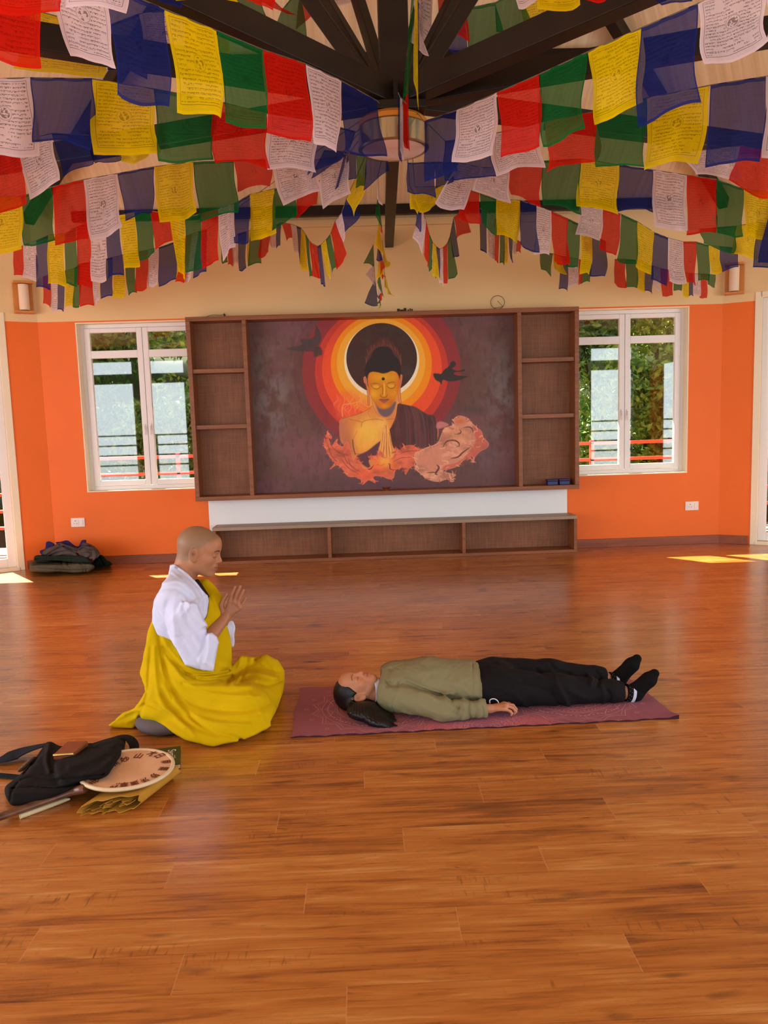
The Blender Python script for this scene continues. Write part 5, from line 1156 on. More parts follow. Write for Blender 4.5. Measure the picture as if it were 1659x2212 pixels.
    def robe(P):
        d = ell(P, M(420, 1412), (.178, .185, .27), rotm('Y', -2)); d = smin(d, ell(P, M(400, 1500), (.235, .235, .16)), .06)
        d = smin(d, cap(P, shL+V3(.0, -.01, .015), M(420, 1400, YM+.06), .102, .15), .05)
        d = smin(d, cap(P, M(442, 1268, YM+.09), M(474, 1302, YM+.04), .048, .034), .03); d = smin(d, cap(P, M(452, 1310, YM+.02), M(474, 1400, YM), .065, .095), .04)
        d = smin(d, cap(P, M(352, 1345, YM+.03), M(326, 1450, YM+.02), .060, .085), .05); d = smin(d, cap(P, M(322, 1450), M(330, 1530), .065, .09), .05)
        d = smin(d, cap(P, (-1.02, 3.86, .17), (-.60, 3.71, .115), .135, .090), .09)
        d = smin(d, cap(P, (-.92, 4.12, .15), (-.55, 4.22, .150), .14, .125), .06)
        d = smin(d, cap(P, (-.60, 3.71, .10), (-.55, 4.20, .09), .085, .11), .08)
        d = smin(d, ell(P, (-.74, 3.70, .02), (.31, .21, .11)), .08); d = smin(d, ell(P, (-.80, 3.95, .06), (.32, .30, .13)), .06)
        d = smin(d, ell(P, (-.60, 4.05, .03), (.20, .28, .12)), .06); d = smin(d, ell(P, (-.98, 3.86, .11), (.22, .20, .09)), .05)
        d = smin(d, cap(P, M(364, 1366, YM-.05), M(362, 1480, YM-.03), .085, .12), .04); d = smin(d, cap(P, M(340, 1342, YM-.05), M(345, 1410, YM-.07), .065, .085), .03)
        TLp = PL(228, 1569, 244, 1555, 266, 1538, 290, 1530, 302, 1514, 335, 1520, 330, 1560, 296, 1566, 288, 1578, 250, 1574)
        zt_ = .030+.16*np.clip((P[:, 0]+1.30)/.22, 0, 1)**1.3+.010*np.sin(P[:, 1]*50+P[:, 0]*24)
        tl = smax(psd(P, TLp)+.008, np.maximum(np.abs(P[:, 2]-zt_*.5)-zt_*.5+.008, np.abs(P[:, 1]-3.90)-.12), .02)-.008
        d = smin(d, tl, .03)
        J = smax(psd(P, JP)-.001, P[:, 1]-(YM+.02), .004); d = smax(d, -smax(J, jacket(P)-.0025, .003), .005)
        d = smax(d, -cap(P, nk1, HC, .085, .11), .02)
        d = smin(d, cap(P, M(339, 1330, YM+.03), M(352, 1378, YM), .040, .05), .01)
        d = smax(d, psd(P, RP, False), .012)
        dd = d-folds(P, rf, np.clip((4.35-P[:, 1])/.2, 0, 1))-.003*lump(P, 26, .7)
        return smax(dd, .003-P[:, 2], .006)
    soft('robe', robe, (-1.40, 3.40, -.01), (-.34, 4.5, .80), .0050, rm, root, None, 1, 3.6, True, label='mustard yellow robe wrapped over one shoulder')
    um = mottled('dark_collar_cloth', C(44, 30, 28), .9, 10, .9, .1)
    soft('inner_collar', lambda P: cap(P, M(426, 1256, YM-.05), M(448, 1288, YM-.045), .012, .010), (-1, 3.8, .5), (-.7, 4.1, .9), .004, um, root, None, 1, label='dark inner collar strip')
    # cushion
    cm = mottled('grey_cushion_cloth', C(104, 96, 98), .9, 14, .9, .1, .2, 300)
    def cush(P):
        d = ell(P, (-1.00, 3.79, .042), (.165, .16, .058)); d = smin(d, ell(P, (-1.0, 3.95, .045), (.15, .2, .05)), .04)
        return smax(d-.0025*lump(P, 30), .001-P[:, 2], .01)
    o = soft('floor_cushion', cush, (-1.25, 3.55, -.01), (-.75, 4.2, .13), .005, cm, None, None, 1, label='grey cushion peeking out from under the mustard robe', cat='cushion')
build_monk()
# ------------------------------------------------------------------ yoga mat
def build_mat():
    nx, ny = 1150, 470; L_, Wd = 1.87, 0.70
    U, Vv = np.meshgrid(np.linspace(0, L_, nx), np.linspace(0, Wd, ny)); A_ = Paint(U, Vv); A_.sp = U[0, 1]-U[0, 0]
    n1 = vnoise(U.shape, 6, 9, 4); A_.c[:] = np.array(C(156, 96, 108)[:3]); A_.put(np.clip((n1-.45)*3, 0, 1), (142, 86, 104), .5)
    A_.put(np.clip(1-np.abs(U-L_*.5)/.42, 0, 1)*(Vv > 0), (134, 90, 124), .45)
    def L(m, col, a): A_.put(np.clip(m, 0, 1).astype(np.float32), col, a)
    ln = lambda d, w: np.clip((w-np.abs(d))/A_.sp*.8+.5, 0, 1)
    def mandala(cx, cy, R, col, dens=1):
        dx, dy = U-cx, Vv-cy; r = np.hypot(dx, dy); t_ = np.arctan2(dy, dx)
        L((r < R*.62)*1.0, (184, 92, 98), .3)
        for f, w in ((.12, .0018), (.2, .0012), (.33, .0018), (.36, .001), (.52, .0018), (.64, .0018), (.67, .001), (.86, .0012)): L(ln(r-R*f, w), col, .75)
        for f, nd in ((.43, 40), (.59, 60), (.78, 72)): L(((np.abs(r-R*f) < .004) & (np.cos(t_*nd) > .3)).astype(float), col, .7)
        for f, am, nn, w, ph in ((.24, .05, 12, .0014, 0), (.45, .07, 16, .0016, 0), (.47, .05, 16, .001, 0), (.74, .09, 16, .0016, .5), (.95, .09, 16, .0016, 0), (.90, .07, 16, .001, 0)):
            tri = np.abs(((t_*nn/(2*PI)+ph) % 1)*2-1)**.7; L(ln(r-R*(f+am*(1-tri)*1.4-am*.4), w)*((r < R*1.2)), col, .8)
        for nn, r0, r1, w in ((48, .12, .2, .0012), (64, .33, .42, .0010), (96, .52, .58, .001)): L(((np.abs(np.sin(t_*nn/2))*r < w*1.3) & (r > R*r0) & (r < R*r1)).astype(float), col, .6)
        k = 16; tt = (np.round(t_*k/(2*PI))*2*PI/k); ox, oy = dx-R*1.10*np.cos(tt), dy-R*1.10*np.sin(tt); L(ln(np.hypot(ox, oy)-.009, .0012), col, .7)
    cl = (218, 160, 160)
    for cx in (.43, 1.44): mandala(cx, .35, .335, cl)
    mandala(.935, .35, .235, (190, 142, 170)); mandala(.935, .02, .2, (196, 140, 166)); mandala(.935, .68, .2, (196, 140, 166)); mandala(.72, .0, .13, (222, 120, 122)); mandala(1.16, .0, .13, (222, 120, 122))
    L(ln(np.abs(U-.935)+np.abs(Vv-.2)*2-.36, .0016), (214, 190, 196), .8)
    e = np.minimum(np.minimum(U, L_-U), np.minimum(Vv, Wd-Vv)); wv = .004*np.sin(U*38)*np.clip(1-Vv/.1, 0, 1)
    x0 = -.384+U/L_*(1.873); yn = 3.584+.046*U/L_; X_ = x0-.012*Vv/Wd; X_ = X_+.006*np.sin(Vv*14)*np.clip(1-U/.2, 0, 1)
    X_ = X_-(Vv/Wd)*.035*(U/L_); Y_ = yn+Vv+.004*np.sin(U*30); Z_ = .0052+np.abs(wv)+.004*np.exp(-((U-L_)/.05)**2)*np.exp(-(Vv/.05)**2)*3
    P = np.stack([X_, Y_, Z_], -1).reshape(-1, 3)
    mt = vcol('mat_print', .9, .15, bump=.1, bscale=400)
    root = thing('yoga_mat', (.55, 3.95, 0), 'mauve yoga mat with pale mandala line print lying on the wooden floor', 'mat')
    mesh_obj('printed_top', P, grid_quads(nx, ny), mt, root, smooth=True, colors=A_.c.reshape(-1, 3))
    s = 2; Ps = np.stack([X_, Y_, Z_], -1)[::1]; b = MB(); rim = [Ps[0, i] for i in range(0, nx, s)]+[Ps[j, -1] for j in range(0, ny, s)]+[Ps[-1, i] for i in range(nx-1, 0, -s)]+[Ps[j, 0] for j in range(ny-1, 0, -s)]
    k = len(rim); vv = [(p[0], p[1], p[2]-.0002) for p in rim]+[(p[0], p[1], .0004) for p in rim]
    b.add(vv, [(i, (i+1) % k, k+(i+1) % k, k+i) for i in range(k)]+[tuple(range(k, 2*k))[::-1]])
    b.build('rubber_base', mottled('dark_mat_rubber', C(70, 38, 46), .85, 20, .9, .1), root, label='dark rubber underside')
build_mat()
# ------------------------------------------------------------------ the lying person
def build_woman():
    Yc = 3.96; W_ = at_depth
    HC = W_(771, 1489, 3.93); HR = axes((.02, -.17, .97), (-.98, .02, .03)); hs = .93
    q_of = lambda P: ((P-HC.astype(np.float32))@HR)/hs
    neck = np.array([.07, 3.95, .085]); hip = np.array([.64, Yc, .105])
    legs = [((.66, Yc-.085, .105), (.965, Yc-.085, .082), (1.285, Yc-.075, .052)), ((.66, Yc+.085, .11), (.965, Yc+.10, .100), (1.250, Yc+.11, .068))]
    def foot(an, heel, toe): return an, np.array(heel), np.array(toe)
    F1 = (W_(1357, 1497, 3.885), W_(1371, 1501, 3.885), W_(1414, 1455, 3.885)); F2 = (W_(1322, 1470, 4.07), W_(1336, 1470, 4.07), W_(1376, 1423, 4.07))
    arms = [((.145, Yc-.155, .10), (.36, Yc-.235, .062), (.588, Yc-.215, .045)), ((.145, Yc+.155, .10), (.36, Yc+.25, .06), (.60, Yc+.24, .05))]
    def mk(sg, w):
        f = lambda x, y, z: np.array([w[0]+x, w[1]+sg*y, w[2]+z])
        kn = [f(.075, .030, .012), f(.080, .010, .016), f(.078, -.010, .014), f(.070, -.028, .006)]
        fg = [([kn[0], f(.108, .032, .006), f(.124, .031, -.010), f(.128, .028, -.022)], [.0088, .008, .0072, .006]), ([kn[1], f(.118, .012, .008), f(.134, .012, -.012), f(.134, .010, -.026)], [.009, .0082, .0074, .006]),
              ([kn[2], f(.112, -.010, .004), f(.126, -.010, -.014), f(.122, -.010, -.026)], [.0086, .0078, .007, .0058]), ([kn[3], f(.096, -.028, -.006), f(.106, -.028, -.018), f(.102, -.027, -.027)], [.0076, .007, .0062, .0052]),
              ([f(.022, .022, .004), f(.052, .042, .002), f(.082, .046, .004), f(.102, .042, .010)], [.012, .0105, .0088, .007])]
        return (f(.008, 0, 0), kn), fg
    hands = [mk(-1*-1, arms[0][2]), mk(-1, arms[1][2])]
    def body(P):
        d = head_sdf(q_of(P), True)*hs
        d = smin(d, cap(P, HC+HR@V3(-.035, 0, -.05)*hs, neck, .046, .050), .02); d = smin(d, chain(P, [neck, (.16, Yc, .10), (.40, Yc, .10), hip], [.06, .10, .09, .10], .04), .04)
        for (a, b, c), hd in zip(arms, hands):
            m_ = np.linalg.norm(P-V3(*c), axis=1) < .22; hsd = np.full(len(P), .2, np.float32)
            if m_.any(): hsd[m_] = hand_sdf(P[m_], *hd, palm_r=.0115)
            d = smin(d, smin(chain(P, [a, b, c], [.045, .034, .022], .02), hsd, .01), .02)
        for (a, b, c), (an, he, to) in zip(legs, (F1, F2)):
            d = smin(d, chain(P, [a, b, c], [.07, .05, .034], .03), .03); d = smin(d, cap(P, c, an, .034, .030), .02); d = smin(d, cap(P, an, np.array(an)*.5+np.array(to)*.5, .026, .012), .02)
        return smax(d, .0085-P[:, 2], .004)
    def col(v):
        q = q_of(v); c = np.tile(np.array(C(196, 132, 96)[:3]), (len(v), 1)); near = (np.linalg.norm(q-V3(.02, 0, -.01), axis=1) < .15)
        c2 = face_paint(q, c.copy(), True, (70, 46, 36), (178, 98, 84)); c = np.where(near[:, None], c2, c)
        for (w_, kn), fg in hands:
            for pts, r in fg: a = np.linalg.norm(v-pts[-1].astype(np.float32), axis=1); c = mixc(c, np.clip(1-a/.010, 0, 1)*.5, (222, 160, 130))
        an = np.linalg.norm(v-(np.array(F1[0])-V3(.012, .02, 0)).astype(np.float32), axis=1); c = mixc(c, np.clip(1-an/.03, 0, 1)*(np.sin(v[:, 0]*700+np.sin(v[:, 2]*500)*2) > .55)*.5, (70, 60, 56))
        return c
    root = thing('person', (.55, Yc, .006), 'person lying on the mauve mat in olive sweatshirt and black trousers', 'person')
    soft('body', body, (-.26, 3.62, .004), (1.56, 4.3, .30), .0030, skin_mat('light_skin'), root, col, 1, label='skin of the face, hand and ankles')
    # hair
    def hair(P):
        q = q_of(P); d = ell(q, (-.022, 0, .032), (.107, .088, .100))*hs; d = smin(d, ell(q, (-.055, 0, -.02), (.065, .078, .085))*hs, .03)
        t0 = HC+HR@V3(-.06, -.03, -.03)*hs; ends = [W_(785, 1536, 3.77), W_(818, 1557, 3.70), W_(847, 1575, 3.65)]; Z = np.array([1, 1, 2.0], np.float32); Pz = P*Z; z_ = lambda a: np.asarray(a, float)*Z
        d = smin(d, chain(Pz, [z_(t0)-np.array([0, 0, .02]), z_(ends[0]), z_(ends[1]), z_(ends[2])], [.082, .072, .050, .014], .03)*.6, .03); d = smin(d, chain(Pz, [z_(ends[0]), z_(W_(832, 1548, 3.77)), z_(W_(852, 1556, 3.73))], [.060, .040, .012], .02)*.6, .02)
        d = smin(d, chain(P, [HC+HR@V3(-.05, .05, 0)*hs, np.array([-.02, 4.08, .03])], [.06, .03], .03), .03)
        # face opening
        pl = (.78*q[:, 0]-.63*q[:, 2]-.0205+.0030*np.sin(q[:, 1]*70)+.05*np.abs(q[:, 1])-2.0*np.clip(np.linalg.norm(q-V3(.03, 0, -.01), axis=1)-.125, 0, 1))*hs; d = smax(d, pl, .006)
        d = smax(d, -ell(q, (-.006, -.092, -.022), (.030, .034, .042))*hs, .006)
        d = smax(d, -ell(q, (.02, 0, -.13), (.07, .07, .06))*hs, .01)
        ang = np.arctan2(q[:, 1], q[:, 2]+.0); st = .0009*np.sin(ang*95+q[:, 0]*60)+.0010*np.sin((P[:, 1]*1.0+P[:, 0]*.62)*520+2*np.sin(P[:, 0]*30))*np.clip((.09-P[:, 2])/.05, 0, 1)
        return smax(d-st, .0075-P[:, 2], .004)
    hm = Mat('black_hair', .42, .35); hv = hm.coord('Object', (1, 1, 1)); hm.color(hm.ramp(hm.noise(hm.coord('Object', (60, 220, 60)), 1.5, 2), [(.3, C(9, 7, 7)), (.75, C(22, 17, 16))])); hm = hm.m
    hr = soft('hair', hair, (-.32, 3.6, .0), (.2, 4.2, .27), .0028, hm, root, None, 1, 1.6, True, label='long straight black hair spread to one side')
    wp = MB(); g_ = np.random.default_rng(4)
    for i in range(26):
        a = W_(812+g_.uniform(-10, 22), 1556+g_.uniform(-8, 6), 3.70); e = W_(838+g_.uniform(-14, 18), 1572+g_.uniform(-14, 10), 3.66); m_ = (a+e)/2+np.array([0, g_.uniform(-.02, .02), .006]); a[2] = max(a[2], .02); e[2] = .009; m_[2] = max(m_[2], .012)
        wp.tube(spline([a, m_, e+np.array([g_.uniform(-.01, .01), 0, 0])], False, 4), [.003]*4+[.0022]*4+[.001], 5)
    wp.build('loose_strands', hm, hr)
    # jewellery / collar
    sil = Mat('silver', .25, .5, .9).color(C(210, 205, 196)).m
    ep = HC+HR@V3(-.006, -.090, .022)*hs
    MB().tube([ep+np.array([.005*math.cos(a), -.002, .005*math.sin(a)]) for a in np.linspace(0, 6.28, 13)], .0016, 6).build('earring', sil, root, label='small silver ear stud ring')
    wc = mottled('white_band_cloth', C(206, 214, 238), .95, 20, .8, .2)
    nd = (neck-(HC+HR@V3(-.02, 0, -.07)*hs)); nd = nd/np.linalg.norm(nd); nc = W_(812, 1491, 3.93)
    def band(P): q = P-nc.astype(np.float32); ax = q@nd.astype(np.float32); r = np.linalg.norm(q-ax[:, None]*nd.astype(np.float32), axis=1); return np.maximum(np.abs(r-.060)-.003, np.abs(ax)-.014)-.0015
    soft('collar_band', band, (-.05, 3.82, .0), (.16, 4.08, .22), .0022, wc, root, None, 1, label='pale white band around the neck')
    # sweatshirt
    sm_ = mottled('olive_fleece', C(136, 130, 96), .95, 8, .95, .08, .2, 600)
    R_ = lambda *p: list(zip(p[0::2], p[1::2]))
    sf = [(R_(838, 1480, 870, 1476, 910, 1488, 960, 1505, 1030, 1512), 5, -.010), (R_(880, 1468, 930, 1490, 975, 1498), 4, .006), (R_(850, 1500, 848, 1530, 858, 1555), 2.2, -.004), (R_(860, 1478, 856, 1500), 2.2, -.004), (R_(838, 1474, 850, 1482, 862, 1480), 4, -.008), (R_(970, 1512, 990, 1522, 985, 1540), 4, -.007), (R_(1000, 1510, 1005, 1530, 1000, 1555), 4, .007),
          (R_(1020, 1515, 1030, 1535, 1024, 1556), 4, -.006), (R_(1020, 1432, 1022, 1470, 1022, 1508), 1.8, -.004), (R_(880, 1440, 910, 1450, 960, 1446), 8, .004), (R_(900, 1520, 940, 1540, 975, 1548), 6, .004), (R_(940, 1470, 990, 1480, 1015, 1500), 6, .004), (R_(845, 1446, 836, 1465, 838, 1474), 4, -.006), (R_(1042, 1528, 1044, 1540, 1042, 1558), 1.6, -.004)]
    sf = [(p_, w_*1.1, a_*1.3) for p_, w_, a_ in sf]+[(R_(905, 1495, 925, 1500, 950, 1515), 3, .007), (R_(985, 1500, 975, 1515, 990, 1530), 3, -.008), (R_(1014, 1512, 1012, 1535, 1018, 1556), 2.4, -.008), (R_(870, 1530, 900, 1545, 930, 1556), 5, -.006), (R_(1031, 1432, 1032, 1470, 1032, 1508), 2.2, .004), (R_(920, 1436, 930, 1450, 926, 1462), 5, -.004)]
    def shirt(P):
        d = chain(P, [(.145, Yc, .120), (.30, Yc, .122), (.50, Yc, .115)], [.115, .118, .112], .05)
        d = smin(d, chain(P, [(.14, Yc-.09, .105), (.30, Yc-.07, .10), (.51, Yc-.075, .10)], [.10, .10, .10], .04), .05); d = smin(d, chain(P, [(.14, Yc+.09, .105), (.30, Yc+.08, .10), (.51, Yc+.075, .10)], [.10, .10, .10], .04), .05)
        d = smin(d, cap(P, (.10, Yc-.10, .10), (.10, Yc+.10, .10), .075), .05); d = smin(d, cap(P, neck+V3(.01, 0, .0), (.11, Yc, .11), .068, .09), .03)
        for a, b, c in arms:
            c2 = np.array(c)*.97+np.array(b)*.03; ar = chain(P, [a, b, c2], [.074, .062, .048], .03)
            dr = (np.array(c)-np.array(b)); dr = (dr/np.linalg.norm(dr)).astype(np.float32); ar = smax(ar, (P-c2.astype(np.float32))@dr, .005); d = smin(d, ar, .022)
        d = smax(d, P[:, 0]-.572, .010); d = smax(d, .058-P[:, 0]+.22*(P[:, 1]-3.93)*(P[:, 1] < 3.93)-.3*np.clip(3.86-P[:, 1], 0, 1), .012); d = smax(d, -cap(P, (.03, neck[1], .09), neck+V3(.01, 0, 0), .07, .056), .006)
        d = smin(d, np.maximum(np.abs(P[:, 0]-.555)-.018, ell(P, (.555, Yc, .107), (1, .190, .112)))*.9, .006) if False else d
        wr = .0022*lump(P, 34, .4)+.0016*lump(P, 70, 1.1)
        return smax(d-folds(P, sf)-wr, .009-P[:, 2], .01)
    soft('sweatshirt', shirt, (.0, 3.6, .0), (.66, 4.32, .28), .0040, sm_, root, None, 1, 3.0, True, label='olive green crew neck sweatshirt')
    # trousers
    pm = mottled('black_jersey', C(26, 23, 25), .8, 8, .85, .15, .15, 500)
    pf = [(R_(1060, 1440, 1100, 1452, 1160, 1458, 1200, 1478), 5, .006), (R_(1130, 1470, 1190, 1490, 1215, 1530), 6, -.009), (R_(1200, 1465, 1210, 1490, 1230, 1530), 5, .009), (R_(1160, 1450, 1190, 1475, 1200, 1500), 5, -.007), (R_(1270, 1456, 1280, 1466, 1276, 1478), 4, .010), (R_(1288, 1452, 1296, 1462, 1290, 1480), 4, -.008), (R_(1312, 1490, 1320, 1505, 1312, 1525), 3, -.007), (R_(1300, 1485, 1306, 1505, 1300, 1525), 4, .007),
          (R_(1060, 1480, 1110, 1500, 1140, 1530), 6, .005), (R_(1230, 1490, 1270, 1510, 1310, 1500), 6, .005), (R_(1190, 1436, 1205, 1450, 1230, 1455), 4, -.007), (R_(1080, 1432, 1120, 1440, 1170, 1440), 5, .005)]
    pf = [(p_, w_, a_*1.35) for p_, w_, a_ in pf]
    def pants(P):
        d = cap(P, (.50, Yc, .108), (.66, Yc, .108), .10, .105); d = smin(d, cap(P, (.6, Yc-.07, .10), (.6, Yc+.07, .10), .10), .04)
        for (a, b, c) in legs: d = smin(d, chain(P, [a, b, np.array(c)*.93+np.array(b)*.07], [.100, .078, .058], .04), .03)
        for (a, b, c) in legs: d = smin(d, cap(P, np.array(c)*.86+np.array(b)*.14, np.array(c)*.97+np.array(b)*.03, .062, .052), .02)
        for (a, b, c) in legs: d = smax(d, -cap(P, np.array(c)*.99+np.array(b)*.01, np.array(c)*1.06-np.array(b)*.06, .046, .05), .004)
        d = smax(d, .545-P[:, 0], .005)
        return smax(d-folds(P, pf)-.0022*lump(P, 30, 2.1), .0100-P[:, 2], .01)
    pt = soft('trousers', pants, (.5, 3.6, .0), (1.36, 4.3, .28), .0045, pm, root, None, 1, 2.0, True, label='black jogging trousers')
    wm = Mat('white_print', .7, .2).color(C(226, 222, 226)).m
    lg = [W_(x, y, 3.770) for x, y in ((1058, 1519), (1058, 1513), (1062, 1510), (1069, 1510), (1075, 1514), (1077, 1519))]
    for pt_ in lg: pass
    MB().tube(spline(lg, False, 6), .0026, 6).build('white_mark', wm, pt, label='small curved white mark on the thigh')
    # socks, anklets
    bk = mottled('black_knit', C(24, 21, 21), .75, 60, .95, .1, .3, 700)
    for (an, he, to), nm, ah in ((F1, 'near', (.022, .0, -.012)), (F2, 'far', (.022, 0, -.010))):
        dr = np.array(to)-np.array(an); ball = np.array(to)*.72+np.array(he)*.28
        def sock(P, an=np.array(an), he=np.array(he), to=np.array(to), ball=ball):
            d = chain(P, [he, ball, to], [.036, .033, .024], .02); d = smin(d, cap(P, an+V3(.004, 0, 0), he, .033, .037), .02); d = smin(d, cap(P, an+V3(.006, 0, 0), ball, .034, .032), .02); return smax(d-.001*lump(P, 60), .0095-P[:, 2], .006)
        ctr = (np.array(an)+np.array(to))/2
        sk = soft('sock', sock, ctr-.16, ctr+.16, .0032, bk, root, None, 1, label='black ankle sock')
        s0 = np.array(an)+np.array([.004, 0, 0]); ax = (np.array(he)-np.array(an)); ax = ax/np.linalg.norm(ax); ax = (ax+np.array([1.2, 0, -.1])); ax /= np.linalg.norm(ax)
        for off, w, rr_, mt_, lb in ((-.004, .013, .0420, bk, 'dark cuff with tiny white dots'), (.016, .007, .0435, wc, 'white patterned trim band')):
            def bd(P, c=(s0+ax*off).astype(np.float32), a=ax.astype(np.float32), w=w, rr_=rr_): q = P-c; t_ = q@a; r = np.linalg.norm(q-t_[:, None]*a, axis=1); return np.maximum(np.abs(r-rr_)-.002, np.abs(t_)-w)-.001
            soft('cuff' if off < 0 else 'trim_band', bd, s0-.07, s0+.07, .0022, mt_, sk, None, 1, label=lb)
        dt = MB(); e1 = np.cross(ax, [0, 0, 1]); e1 /= np.linalg.norm(e1); e2 = np.cross(ax, e1)
        for i in range(14):
            for k in (-.009, .001):
                a_ = i*2*PI/14+k*60; p = s0+ax*(k-.001)+(e1*math.cos(a_)+e2*math.sin(a_))*.0448; dt.lathe([(0.0001, -.0014), (.0014, 0), (.0001, .0014)], p, 6)
        dt.build('dots', wm, sk, label='tiny white dots')
    an = np.array(legs[1][2]); MB().tube([an+np.array([.012, .047*math.cos(a), .047*math.sin(a)]) for a in np.linspace(0, 6.28, 25)], .0028, 6).build('anklet', sil, root, label='thin silver anklet')
build_woman()
# ------------------------------------------------------------------ things on the floor at the left
PLn = lambda *p: list(zip(p[0::2], p[1::2]))
def bulge(P, poly, y0, y1, z0, z1, r, fl=None, lf=0.004, f=30):
    d = smax(psd(P, poly, True)+r, np.maximum(np.maximum(y0+r-P[:, 1], P[:, 1]-y1+r), np.maximum(z0+r-P[:, 2], P[:, 2]-z1+r)), r*1.2)-r
    if fl: d = d-folds(P, fl)
    return d-lf*lump(P, f, .9)
def build_floor_things():
    blk = mottled('black_canvas', C(28, 24, 23), .75, 25, .9, .15, .2, 500); nav = mottled('navy_lining', C(26, 32, 42), .8, 25, .8, .15)
    # --- bag
    bag = thing('shoulder_bag', (-1.3, 3.3, 0), 'slumped black cloth shoulder bag lying beside the hand drum', 'bag')
    BP = PLn(96, 1610, 112, 1605, 135, 1612, 165, 1604, 192, 1607, 222, 1600, 252, 1590, 268, 1594, 270, 1612, 262, 1632, 245, 1655, 235, 1672, 215, 1682, 190, 1686, 165, 1700, 130, 1716, 80, 1732, 40, 1742, 22, 1738, 12, 1715, 12, 1700, 22, 1690, 45, 1672, 68, 1645)
    bf = [(PLn(25, 1703, 70, 1700, 130, 1702, 190, 1685), 2.2, -.008), (PLn(45, 1685, 70, 1679, 120, 1684, 180, 1680, 225, 1672), 2.2, -.007), (PLn(106, 1608, 100, 1640, 106, 1665), 5, .012), (PLn(70, 1650, 95, 1620), 4, -.008), (PLn(40, 1690, 26, 1708, 22, 1730), 2.5, -.006), (PLn(150, 1655, 200, 1640, 245, 1615), 8, .008), (PLn(200, 1610, 230, 1620, 262, 1612), 5, -.007), (PLn(52, 1672, 74, 1645), 2.5, -.008), (PLn(180, 1672, 215, 1660, 240, 1640), 6, .006)]
    B2 = PLn(120, 1650, 160, 1625, 200, 1608, 246, 1598, 262, 1604, 260, 1632, 246, 1652, 236, 1671, 216, 1681, 190, 1684, 160, 1694, 130, 1690)
    soft('bag_body', lambda P: smin(bulge(P, BP, 2.95, 3.72, .001, .085, .022, bf, .004, 22), bulge(P, B2, 3.0, 3.6, .05, .128, .020, bf, .004, 22), .02), (-1.62, 2.9, -.01), (-.95, 3.8, .18), .004, blk, bag, None, 1, 2.4, True)
    def strap(name, pts, w, zz, lab):
        S_ = spline([on_floor(x, y, z) for (x, y), z in zip(pts, zz)], False, 6); n_ = len(S_); V_ = []
        for i, p in enumerate(S_):
            t_ = S_[min(i+1, n_-1)]-S_[max(i-1, 0)]; t_ /= np.linalg.norm(t_); sd = np.cross(t_, [0, 0, 1]); sd /= max(np.linalg.norm(sd), 1e-6); ww = w if np.isscalar(w) else np.interp(i/(n_-1), np.linspace(0, 1, len(w)), w)
            for dy, dz in ((-1, -.003), (-1, .003), (0, .006), (1, .003), (1, -.003), (0, -.004)): q = p+sd*ww*.5*dy+np.array([0, 0, dz]); q[2] = max(q[2], .0015); V_.append(q)
        F_ = [(i*6+j, i*6+(j+1) % 6, i*6+6+(j+1) % 6, i*6+6+j) for i in range(n_-1) for j in range(6)]+[tuple(range(6)), tuple((n_-1)*6+j for j in range(6))[::-1]]
        b = MB(); b.add(V_, F_); b.build(name, nav if 'left' in lab else blk, bag, smooth=True, label=lab)
    strap('strap', [(-10, 1646), (15, 1636), (45, 1626), (75, 1616), (104, 1608)], [.03, .10, .115, .08, .045], [.01, .022, .03, .05, .075], 'wide dark strap trailing to the left')
    strap('strap', [(-10, 1674), (15, 1676), (42, 1678), (60, 1672)], .032, [.008, .01, .012, .04], 'narrow dark strap end at the left')
    strap('handle', [(240, 1598), (262, 1592), (280, 1596), (290, 1612), (284, 1632), (262, 1642), (244, 1652)], .042, [.075, .085, .08, .06, .035, .03, .05], 'black looped handle')
    pt = mottled('worn_patterned_strap', C(120, 96, 72), .4, 120, .9, .1)
    S_ = spline([on_floor(45, 1662, .03), on_floor(58, 1650, .055), on_floor(70, 1642, .05), on_floor(74, 1650, .03)], False, 5); MB().tube(S_, .020, 10, flat=.5).build('strap', pt, bag, smooth=True, label='short patterned strap roll')
    # --- wallet on the bag
    wl = thing('wallet', on_floor(150, 1628, .10), 'brown leather clasp wallet lying on top of the black bag', 'wallet')
    br = mottled('brown_leather', C(136, 72, 46), .7, 30, .3, .5); gd = Mat('gold_clasp', .25, .5, .9).color(C(220, 180, 110)).m
    c4 = [on_floor(x, y, .122) for x, y in ((116, 1637), (160, 1634), (190, 1607), (146, 1609))]; cc = sum(c4)/4
    b = MB(); lv = []
    for k, (s_, z) in enumerate(((.93, .0), (1, .006), (1, .020), (.95, .028))): lv += [cc+(p-cc)*s_+np.array([0, 0, z-.012]) for p in c4]
    b.add(lv, [(0, 1, 2, 3)[::-1], (12, 13, 14, 15)]+[(k*4+i, k*4+(i+1) % 4, k*4+4+(i+1) % 4, k*4+4+i) for k in range(3) for i in range(4)]); b.build('leather_body', br, wl)
    MB().tube([c4[0]+np.array([0, -.002, .012]), (c4[0]+c4[1])/2+np.array([0, -.004, .013]), c4[1]+np.array([0, -.002, .012])], .0055, 8).build('clasp', gd, wl, smooth=True, label='golden clasp edge')
    # --- hand drum
    O = np.array([-1.012, 3.130, .086]); R_ = .186; nrm = Vector((.02, -.01, 1)).normalized(); q = nrm.to_track_quat('Z', 'Y').to_matrix().to_4x4(); MD = Matrix.Translation(O) @ q
    dr = thing('hand_drum', (-1.0, 3.12, .05), 'round flat hand drum with brush characters and a brown wooden handle', 'drum')
    nn_ = 200; U, Vv = np.meshgrid(np.linspace(-1, 1, nn_), np.linspace(-1, 1, nn_))
    hide = Mat('drum_hide', .55, .35); hv = hide.coord('Object'); hide.color(hide.ramp(hide.noise(hv, 6, 4), [(.3, C(214, 166, 124)), (.7, C(232, 188, 148))])); hide = hide.m
